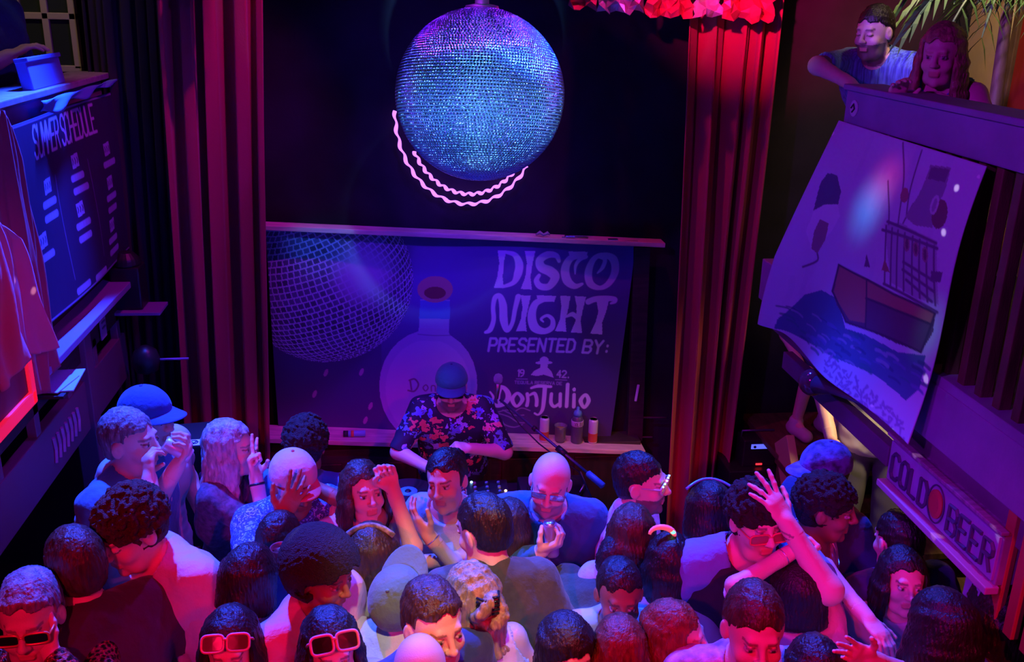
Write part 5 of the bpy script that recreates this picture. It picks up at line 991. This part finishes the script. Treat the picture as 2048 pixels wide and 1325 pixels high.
# ------------------------------------------------------------------ the crowd
C_ = lambda n, c=None, **k: MATS['cloth_'+n] if c is None else mat('cloth_'+n, c, k.pop('rough', .85), sheen=.15, bump=.5, bscale=38, **k)
bs = mat('cloth_black'); up_ = np.array([0, 0, 1.])
wht = C_('white', (.62, .60, .60)); pink = C_('pink', (.72, .42, .52)); lilac = C_('lilac', (.55, .48, .62)); grayT = C_('grey_green', (.075, .082, .07), noise=.2, nscale=30); navy = C_('navy', (.03, .05, .16)); teal = C_('teal', (.05, .22, .36))
dj = person('man at the desk in a teal cap, dark glasses, black beard and flowered shirt', (903, 775), Y=4.92, face=-4, lean=20, hp=14, hair='crop', hc='dark', top='shirt', topm=flower_mat('cloth_flowers', (.015, .012, .05), [(.10, .18, .7), (.7, .12, .10), (.35, .4, .8), (.75, .3, .3), (.1, .3, .5)], 15), sleeve=.98, bulk=1.12, beard='dark', neck=.09,
    R=(862, 955, -.22, 'relaxed', (0, .2, -1), (-1, .3, -.6)), L=(935, 912, -.20, 'fist', (-.3, .4, -1), (1, .2, -.7)))
cap(dj, C_('cap_teal', (.02, .24, .16)), C_('cap_navy', (.02, .05, .12)), up=.035); glasses(dj, blk, mat('lens_black', (.01, .01, .012), .15), h=.018)
drk = person('heavy man drinking in profile, open blue shirt over a black T-shirt', (262, 885), z=1.72, face=72, lean=4, hp=0, hair='short', hc='grey', top='jacket', topm=teal, sleeve=.95, bulk=1.25, hs=1.06, L=(364, 932, -.12, 'grip', (-.2, 0, .9), (-.5, -.4, -1)), R=(322, 950, -.18, 'grip', (.6, .6, 0), (0, -.6, -1)))
q_, d_, n_ = held_at(drk, -1, .06, .03); t = thing('drink_can', 'drink can the heavy man raises to his mouth', 'can', tuple(q_)); ax = nrm(np.array([-.75, 0, .5])); MB().tube([-ax*.06, -ax*.055, ax*.055, ax*.06], [.026, .031, .031, .026], 20).build('can_body', mat('can_white'), t, True); MB().tube([ax*.058, ax*.062], .024, 20).build('lid', MATS['aluminium'], t, True)
p3 = person('man in a navy baseball cap behind the drinking man', (297, 838), z=1.74, face=62, lean=3, hp=4, hair='crop', hc='dark', top='tshirt', topm=bs); cap(p3, C_('cap_blue', (.04, .09, .30)), up=.03)
p4 = person('woman in profile with pale shoulder-length hair making a peace sign', (462, 898), z=1.60, face=78, lean=5, hp=0, hair='wavy', hc='light', hl=.16, sex='f', top='top', topm=C_('sequin_wine', (.16, .06, .12), noise=.6, nscale=45), sleeve=.5, R=(532, 945, -.14, 'peace', (.9, -.2, .3), (.2, -.5, -1)), pants='black'); band(p4, 1, blk, 'bracelet')
p5 = person('man in a white and red baseball cap spreading his fingers, blue patterned shirt', (588, 968), z=1.62, face=28, lean=16, hp=12, hair='crop', hc='dark', top='shirt', topm=flower_mat('cloth_blue_pattern', (.03, .10, .35), [(.2, .5, .9), (.05, .2, .6), (.3, .6, .9)], 60), skin='brown', R=(578, 1030, -.24, 'spread', (-.1, .8, .2), (-.6, -.4, -1)), L=(640, 975, .02, 'relaxed', (-.8, 0, .2), (1, 0, -.8)), sleeve=.6, bulk=1.05)
cap(p5, C_('cap_white', (.62, .60, .64)), C_('cap_red', (.50, .08, .10)), yaw=-6, up=.03)
p6 = person('person with a dark curly head of hair right behind the white and red cap', (612, 893), z=1.60, face=170, lean=6, hair='curly', hc='dark', top='tshirt', topm=teal, skin='brown')
p7 = person('smiling woman with long brown hair and black top raising a fist', (728, 985), z=1.58, face=18, lean=5, hp=-8, hy=-4, hair='long', hc='brown', sex='f', top='tshirt', topm=bs, sleeve=.5, hl=.34, L=(784, 966, -.12, 'fist', (-.2, -1, 0), (.5, -.2, -2)), R=(690, 1090, -.08, 'relaxed'))
p8 = person('woman in a lilac T-shirt with hair tied back, arms folded, looking down to the left', (893, 962), z=1.60, face=-24, lean=6, hp=0, hr=8, hair='bun', hc='dark', sex='f', top='tshirt', topm=lilac, skin='tan', neck=.09, lipcol=(.55, .12, .16), sleeve=.75, L=(838, 1080, -.20, 'relaxed', (.3, .6, .4), (1, -.4, -1)), R=(925, 1135, -.22, 'relaxed', (0, .5, -.6), (-1, -.3, -.4)))
band(p8, -1, MATS['aluminium'], 'bracelet', .02, .003); band(p8, 1, MATS['aluminium'], 'bracelet', .02, .004)
for q in (-1, 1): MB().tube([dj['Hc']*0+p8['Hc']-p8['ro']+p8['HR']@np.array([q*.082, -.002, -.035-.012*i]) for i in range(3)], .004, 6).build('earring', MATS['aluminium'], p8['root'], True)
bag = MB().tube([p8['tp'](-.15, .06, .44), p8['tp'](-.03, .155, .30), p8['tp'](.10, .15, .12), p8['tp'](.17, .06, -.02), p8['tp'](.18, -.10, -.03), p8['tp'](.05, -.16, .12), p8['tp'](-.10, -.14, .36), p8['tp'](-.15, -.03, .49), p8['tp'](-.15, .06, .44)], .013, 6).build('bag_strap', bs, None, True); tag(bag, 'dark bag strap across the chest of the woman in the lilac T-shirt', 'strap')
p9 = person('woman with long streaked plum-brown hair seen from behind, right of the grey T-shirt man', (1018, 1052), z=1.44, face=165, lean=4, hair='long', hc='brown', sex='f', hl=.26, top='tshirt', topm=bs)
p10 = person('man in a grey T-shirt seen from behind, short black hair, head turned left', (968, 1062), z=1.68, face=190, lean=12, side=3, hp=22, hy=-32, hair='short', hc='dark', top='tshirt', topm=grayT, sleeve=.7, bulk=1.02, neck=.078, pants='black')
p11 = person('bald man with grey beard and glasses in a dark blue jacket', (1100, 968), z=1.62, face=-14, lean=12, hp=12, hr=-6, hair=None, beard='grey', hc='grey', top='shirt', topm=C_('jacket_blue', (.03, .13, .26)), sleeve=1.9, bulk=1.12, neck=.08, R=(1092, 1120, -.22, 'grip', (-.3, .6, .6), (-1, -.2, -1)))
collar(p11, C_('collar_blue', (.20, .40, .62))); glasses(p11, MATS['metal_dull'], mat('lens_clear', (.5, .5, .55), .1, trans=.8), sq=True, h=.015, rim=.0018, name='eyeglasses')
q_, d_, n_ = held_at(p11, 1, .065, .03); t = thing('drink_can', 'slim blue-lit drink can in the hand of the bald man', 'can', tuple(q_)); ax = nrm(np.array([-.12, 0, 1])); MB().tube([-ax*.08, -ax*.075, ax*.068, ax*.075], [.024, .028, .028, .024], 20).build('can_body', mat('can_violet', (.35, .25, .5), .3, .3), t, True); MB().tube([ax*.072, ax*.078], .0245, 20).build('lid', MATS['aluminium'], t, True)
p12 = person('man in a pink polo shirt wearing light-up glasses with coloured dots', (1283, 968), z=1.63, face=62, lean=3, hp=-2, hair='short', hc='dark', top='shirt', topm=C_('polo_pink', (.66, .42, .55)), sleeve=.6, beard='dark', bulk=1.0); collar(p12, MATS['cloth_polo_pink'])
g_ = glasses(p12, mat('glasses_clear', (.6, .6, .7), .3), mat('lens_clear'), h=.016, name='light_up_glasses'); 
for (x, z_), c in zip(((-.055, .018), (-.03, .020), (-.005, .018), (.03, .02), (.055, .018)), ((.1, .3, 1), (.15, .3, 1), (1, .2, .5), (.1, 1, .3), (.1, .3, 1))): MB().tube([p12['Hc']-p12['ro']+p12['HR']@np.array([x, .104-.25*abs(x)**1.6, .012+z_]), p12['Hc']-p12['ro']+p12['HR']@np.array([x, .110-.25*abs(x)**1.6, .012+z_])], .0035, 8).build('led', mat('gl_%d%d%d' % tuple(int(9*v) for v in c), c, .4, emit=c, es=14), g_, True)
p13 = person('woman with long wavy purple-lit hair seen from behind below the light-up glasses man', (1262, 1072), z=1.52, face=172, lean=4, hair='wavy', hc='brown', sex='f', hl=.30, top='tshirt', topm=lilac)
p14 = person('person seen from behind with glossy dark hair, lit blue, right of the crimson curtain foot', (1418, 1025), z=1.60, face=172, lean=6, hair='bob', hc='dark', sex='f', top='tshirt', topm=bs, hs=.95)
MB().tube([p14['Hc']-p14['ro']+p14['HR']@np.array([x, -.03+.04*math.cos(x*16), .135-3.6*x*x]) for x in np.linspace(-.10, .10, 15)], .006, 8).build('headband', mat('hairband_blue', (.15, .5, .9), .3, .3), p14['root'], True)
p15 = person('curly-haired man in red visor glasses, hand on his forehead, black shirt with blue shoulders', (1512, 1045), z=1.72, face=8, lean=10, hp=2, hair='curly', hc='dark', top='tshirt', topm=C_('raglan_black', (.02, .015, .03)), bulk=1.18, neck=.092, sleeve=.75, L=(1572, 1035, -.14, 'spread', (-.5, .8, 0), (.6, -.3, -1)))
V_ = p15
gb = glasses(p15, mat('glasses_red', (.75, .08, .12), .35), mat('lens_red', (.35, .03, .08), .2), pos=(0, .104, .0), w=.034, h=.018, name='visor_glasses')
for q in (1, -1):     # blue raglan shoulder panels
    G = SDF(); A = V_['sh'][q]; e = V_['arm'][q][0]; G.rc(V_['tp'](q*.07, 0, .50), A, .070*V_['sb'], .084*V_['sb'], .02); G.rc(A, A+(e-A)*.78, .084*V_['sb'], .069*V_['sb'], .02)
    nc = V_['tp'](0, .035, .535); ax = nrm(e-A); ct = A+(e-A)*.76
    V2, Q2 = G.mesh(.007, None, None, lambda Fd, X, Y, Z: np.maximum(np.maximum(Fd+.003*wob(X, Y, Z, 60, 4), -(np.sqrt((X-nc[0])**2+(Y-nc[1])**2+(Z-nc[2])**2)-.10*V_['sb'])), (X-ct[0])*ax[0]+(Y-ct[1])*ax[1]+(Z-ct[2])*ax[2])); mesh('shoulder_panel', V2-V_['ro'], Q2, C_('raglan_blue', (.16, .26, .62)), V_['root'], True)
p16 = person('man with short curly top hair and a necklace looking right, pale violet shirt', (1652, 1018), z=1.64, face=58, lean=6, hp=4, hair='curly', hc='dark', skin='brown', top='shirt', topm=C_('shirt_violet', (.40, .28, .52)), sleeve=.6, neck=.115, bulk=1.05)
MB().tube([p16['tp'](.085*math.sin(a_), .04+.085*math.cos(a_), .50-.09*max(0, math.cos(a_)))-p16['ro'] for a_ in np.linspace(-2.2, 2.2, 24)], .0035, 6).build('necklace', MATS['aluminium'], p16['root'], True)
p17 = person('person in a blue camouflage cap behind the curly-haired man', (1645, 948), z=1.66, face=-70, lean=4, hp=4, hair='crop', hc='dark', top='tshirt', topm=navy); cap(p17, C_('camouflage_blue', (.14, .16, .55), noise=.8, nscale=26), up=.03)
p18 = person('dark-haired person from behind with one bare arm raised over the head, pink top', (1592, 1192), z=1.50, face=176, lean=5, hair='bob', hc='dark', sex='f', top='tshirt', topm=pink, sleeve=.95, hs=1.05, L=(1588, 1082, .03, 'fist', (0, -.6, -.5), (-1, -.2, .15)), R=(1752, 1222, -.14, 'relaxed', (0, -.3, -1), (.1, .5, .9))); band(p18, -1, MATS['aluminium'], 'bracelet', .03, .003)
p19 = person('smiling dark-haired woman at the right, face partly behind a hand', (1805, 1162), z=1.50, face=-10, lean=4, hp=-4, hair='long', hc='dark', sex='f', hl=.3, top='tshirt', topm=bs)
p21 = person('dark-skinned woman looking down, black hair, in the middle of the crowd', (1238, 1192), z=1.50, face=-4, lean=8, hp=6, hair='tied', hc='dark', sex='f', skin='brown', top='tshirt', topm=bs, hs=1.08)
p22 = person('dark-haired woman from behind with a light-up clip in her hair', (1338, 1128), z=1.50, face=160, lean=6, hair='long', hc='dark', sex='f', hl=.25, top='tshirt', topm=bs)
ck = lambda x, y, z_: p22['Hc']-p22['ro']+p22['HR']@np.array([x, y, z_])
hcp = MB().tube([ck(.05-.02*t_, .02-.0*t_, .125+.03*math.sin(t_*2.4)) if 0 else ck(-.035+.045*math.sin(t_), -.06+.01*t_, .125+.03*math.cos(t_)) for t_ in np.linspace(-1.6, 2.6, 16)], [.006+.006*math.sin(u*3.14) for u in np.linspace(0, 1, 16)], 8).build('hair_clip', mat('clip_pink', (.8, .25, .3), .3, emit=(1, .15, .15), es=.5), p22['root'], True); MB().lathe([(.001, -.010), (.011, 0), (.001, .010)], ck(.005, -.055, .140), 12).build('led', mat('gl_green', (.1, 1, .3), .4, emit=(.05, 1, .25), es=6), hcp, True)
p41 = person('man in a dark grey-green T-shirt bending forward, bare forearm hanging down', (1238, 1128), z=1.42, face=125, lean=30, side=4, hp=35, hair='short', hc='dark', top='tshirt', topm=C_('olive', (.05, .065, .045)), sleeve=.85, bulk=1.08, R=(1075, 1330, -.42, 'relaxed', (1, 0, 0), (-1, -.3, 0)), pants='black')
p20 = person('man with a buzz cut and a thin neck strap in a pink tie-dye shirt', (1507, 1262), z=1.66, face=-6, lean=6, hp=6, hair='short', hc='brown', top='tshirt', topm=C_('tiedye_pink', (.75, .4, .6), noise=.7, nscale=16), bulk=1.12, hs=1.1)
p23 = person('woman with shoulder-length reddish hair in profile facing right at the lower middle', (1350, 1275), z=1.50, face=66, lean=4, hp=0, hair='long', hc='red', sex='f', hl=.2, top='tshirt', topm=wht, sleeve=.4, hs=1.04)
p24 = person('woman from behind with long straight copper hair at the bottom edge', (1238, 1300), z=1.48, face=176, lean=3, hair='long', hc='red', sex='f', hl=.4, top='tshirt', topm=wht)
p25 = person('dark-haired woman at the bottom edge left of the copper-haired woman', (1135, 1305), z=1.50, face=18, lean=4, hp=8, hair='bob', hc='dark', sex='f', top='tshirt', topm=bs)
p26 = person('middle-aged man with swept-back hair lit red, looking down to the right', (868, 1252), z=1.66, face=28, lean=6, hp=2, hair='swept', hc='brown', top='shirt', topm=navy, sleeve=1.9, hs=1.05)
p27 = person('hunched man in a green baseball cap and white T-shirt', (800, 1196), z=1.50, face=158, lean=30, hp=-28, hair='crop', hc='dark', top='tshirt', topm=wht, bulk=1.15, neck=.085, hs=1.05); cap(p27, C_('cap_green', (.13, .22, .15)), up=.03, pitch=-16)
p28 = person('blonde woman from behind with curly hair held by a black claw clip, bare shoulders', (940, 1198), z=1.56, face=204, lean=10, hp=0, hy=0, hair='clip', hc='blond', sex='f', top='tank', topm=wht, sleeve=0, hs=1.04)
cc = lambda x, y, z_: p28['Hc']-p28['ro']+p28['HR']@np.array([x, y, z_]); cl_ = MB()
for sg in (-1, 1):
    for k_ in range(5): cl_.tube([cc(sg*.004, -.150, .062-.016*k_+.03), cc(sg*.026, -.155, .062-.016*k_+.03), cc(sg*.042, -.125, .062-.016*k_+.03)], .005, 6)
cl_.build('claw_clip', mat('clip_black', (.015, .015, .02), .15), p28['root'], True)
p30 = person('man with a round black afro looking down to the right, pale pink shirt', (645, 1150), z=1.66, face=52, lean=8, hp=10, hair='afro', hc='dark', skin='brown', top='tshirt', topm=pink, sleeve=.7, hs=.98)
p31 = person('woman with long dark hair, pink square sunglasses pushed up on her head', (662, 1300), z=1.54, face=14, lean=4, hp=2, hair='long', hc='dark', sex='f', hl=.4, top='tshirt', topm=bs, hs=1.04); pkf = mat('frame_pink', (.8, .22, .28), .35); lb_ = MATS['lens_black']
glasses(p31, pkf, lb_, pos=(0, .085, .092), tilt=42, w=.034, h=.028, rim=.005, temple=True)
p33 = person('woman with dark parted hair and pink sunglasses pushed up, at the bottom edge', (462, 1296), z=1.52, face=2, lean=4, hp=4, hair='long', hc='dark', sex='f', hl=.3, top='tshirt', topm=pink, hs=1.04); glasses(p33, pkf, mat('lens_wine', (.10, .01, .03), .15), pos=(0, .085, .092), tilt=42, w=.034, h=.026, rim=.0045)
p32 = person('person with smooth dark hair from behind in a red-lit white T-shirt', (502, 1160), z=1.56, face=150, lean=5, hair='bob', hc='dark', top='tshirt', topm=wht, sleeve=.7, bulk=1.0)
p42 = person('person behind the dark bob raising a red cup in one hand', (560, 1085), z=1.50, face=150, lean=4, hair='short', hc='dark', top='tshirt', topm=navy, R=(585, 1085, -.10, 'grip', (0, -.5, 0), (.6, 0, -1)), sleeve=.6)
q_, d_, n_ = held_at(p42, 1, .06, .03); t = thing('plastic_cup', 'red plastic cup held up in front of the blue patterned shirt', 'cup', tuple(q_)); MB().lathe([(.028, -.05), (.040, .055), (.042, .056), (.037, .054), (.026, -.045), (.001, -.045)], n=24).build('cup_wall', mat('cup_red'), t, True); MB().lathe([(.001, .035), (.036, .035), (.036, .037), (.001, .037)], n=24).build('drink', mat('drink_dark', (.1, .02, .02), .2), t, True)
p34 = person('tall man with thick curly hair looking down, white T-shirt lit red and violet', (262, 1062), z=1.72, face=-38, lean=20, hp=18, hair='curly', hc='brown', top='tshirt', topm=wht, bulk=1.22, neck=.085, sleeve=.8, hs=1.06)
pm = MB(); tp_ = p34['tp']
for dx in (-.06, 0, .07): pm.tube([tp_(dx, .112, .30)-p34['ro'], tp_(dx+.01, .122, .38)-p34['ro']], .003, 5); [pm.tube([tp_(dx+.01, .122, .38)-p34['ro'], tp_(dx+.01+.03*math.cos(a_), .118, .38+.02*math.sin(a_))-p34['ro']], .003, 5) for a_ in (0, .8, 1.6, 2.4, 3.1)]
pm.build('palm_print', mat('print_wine', (.25, .05, .10), .8), p34['root'])
p35 = person('man in a dark T-shirt from behind looking left, brown hair', (150, 1135), z=1.68, face=222, lean=12, hp=10, hair='short', hc='brown', top='tshirt', topm=C_('plum_black', (.05, .02, .05)), bulk=1.15, sleeve=.8, hs=1.06)
p36 = person('grey-haired person with cat-eye sunglasses and a sequinned jacket at the lower left corner', (62, 1238), z=1.62, face=6, lean=6, hp=4, hair='swept', hc='grey', top='shirt', topm=mat('sequins', (.55, .08, .08), .22, .8, noise=.95, nscale=70, kind='voronoi', bump=1, bscale=140), sleeve=1.9, hs=1.12, bulk=1.05, L=(80, 1310, -.12, 'relaxed', (0, 1, .3), (1, 0, -1)))
glasses(p36, mat('frame_copper', (.8, .3, .15), .3, .4), lb_, w=.032, h=.018, pos=(0, .102, .010))
p39 = person('person from behind with brown hair and a pale patterned headband, left of the green cap', (742, 1115), z=1.52, face=176, lean=5, hair='bob', hc='brown', sex='f', top='tshirt', topm=bs, hs=1.06)
MB().tube([p39['Hc']-p39['ro']+p39['HR']@np.array([x, -.05-.0*x, .138-5*x*x]) for x in np.linspace(-.09, .09, 15)], .011, 8).build('headband', C_('bandana', (.4, .34, .3), noise=.7, nscale=60), p39['root'], True)
p37 = person('person in black from behind at the lower right', (1880, 1262), z=1.60, face=190, lean=4, hair='long', hc='dark', sex='f', hl=.4, top='tshirt', topm=bs, sleeve=1.9, hs=1.1, bulk=1.1)
p38 = person('person with long dark hair at the right edge under the box sign', (1998, 1210), z=1.62, face=200, lean=3, hair='long', hc='dark', sex='f', hl=.45, top='tshirt', topm=C_('plum_black'), hs=1.12)
p43 = person('dark-haired person at the bottom edge below the raised arms, a bare hand lifted', (1625, 1345), z=1.50, face=176, lean=3, hair='bob', hc='dark', sex='f', top='tshirt', topm=bs, R=(1745, 1290, -.02, 'open', (0, -1, 0), (.3, 0, -1)), sleeve=.3)
p44 = person('bald man at the bottom edge in front of the red-lit man', (840, 1350), z=1.60, face=180, lean=3, hair=None, hc='grey', top='tshirt', topm=bs)
p45 = person('person in dark navy clothes in the shade under the box sign', (1795, 1085), z=1.55, face=190, lean=3, hair='short', hc='dark', top='tshirt', topm=navy, sleeve=1.9, bulk=1.2)
# the gallery
bz = 2.262
man = person('short-bearded man in a blue striped shirt leaning on the right gallery rail', (1748, 66), X=2.22, face=-58, lean=28, hp=12, floor=bz, sit=.66, hair='short', hc='dark', beard='dark', top='shirt', topm=C_('stripe_blue', (.14, .30, .62), noise=.6, nscale=16, stretch=(6, 6, .3)), bulk=1.12, sleeve=.8, R=(1700, 172, -.22, 'fist', (0, -.4, -1), (-1, -.5, 0)), L=(1775, 200, -.16, 'relaxed', (0, -.4, -1), (.2, -1, 0)))
wom = person('woman with long curly blonde hair leaning on the right gallery rail in a turquoise top', (1882, 112), X=2.14, face=-42, lean=22, hp=10, floor=bz, sit=.66, hair='wavy', hc='blond', sex='f', hl=.34, top='tank', topm=C_('turquoise', (.05, .35, .62)), sleeve=0, bulk=1.12, hs=1.05, R=(1788, 208, -.12, 'relaxed', (0, -.3, -1), (-.5, -.5, -1)), L=(1905, 232, -.12, 'relaxed', (0, -.3, -1), (1, -.3, -.6)), skin='fair')
lm = person('person on the left gallery in a dark navy sweater, only the arm in view', (-40, -60), X=-1.95, face=70, lean=10, floor=2.13, sit=.70, hair='short', hc='dark', top='tshirt', topm=navy, sleeve=1.6, bulk=1.2, R=(38, 128, -.05, 'relaxed', (0, 0, -1), (.3, 0, -1)))
for i, (px, py, X_, lb) in enumerate(((1672, 560, 2.5, 'bare-legged person in dark shorts on the lit stairs, left of the two'), (1742, 590, 2.8, 'bare-legged person in grey shorts on the lit stairs, right of the two'))):
    pp_ = person(lb, (px, py), Y=5.22, face=10-40*i, lean=3, floor=.975, hair='short', hc='dark', top='tshirt', topm=bs if i else navy, pants='shorts', group=None)
person('person in grey trousers standing under the right gallery beside the stairs, upper body hidden', (1795, 640), Y=4.50, face=-20, lean=2, hair='short', hc='dark', top='tshirt', topm=bs, pants='grey')
# stools for the two leaning figures of the gallery, mostly hidden by the rail
for D in (man, wom, lm):
    r0 = D['ro']; t = thing('bar_stool', {id(man): 'bar stool under the man in the striped shirt on the right gallery', id(wom): 'bar stool under the curly-haired woman on the right gallery', id(lm): 'bar stool behind the left gallery rail'}[id(D)], 'stool', tuple(r0)); MB().lathe([(.16, .50), (.17, .515), (.17, .54), (.15, .55)], n=28).build('seat', wood_m, t, True)
    for a_ in (.8, 2.37, 3.93, 5.5): MB().tube([(.11*math.cos(a_), .11*math.sin(a_), .505), (.18*math.cos(a_), .18*math.sin(a_), 0)], .014, 8).build('leg', wood_m, t, True)
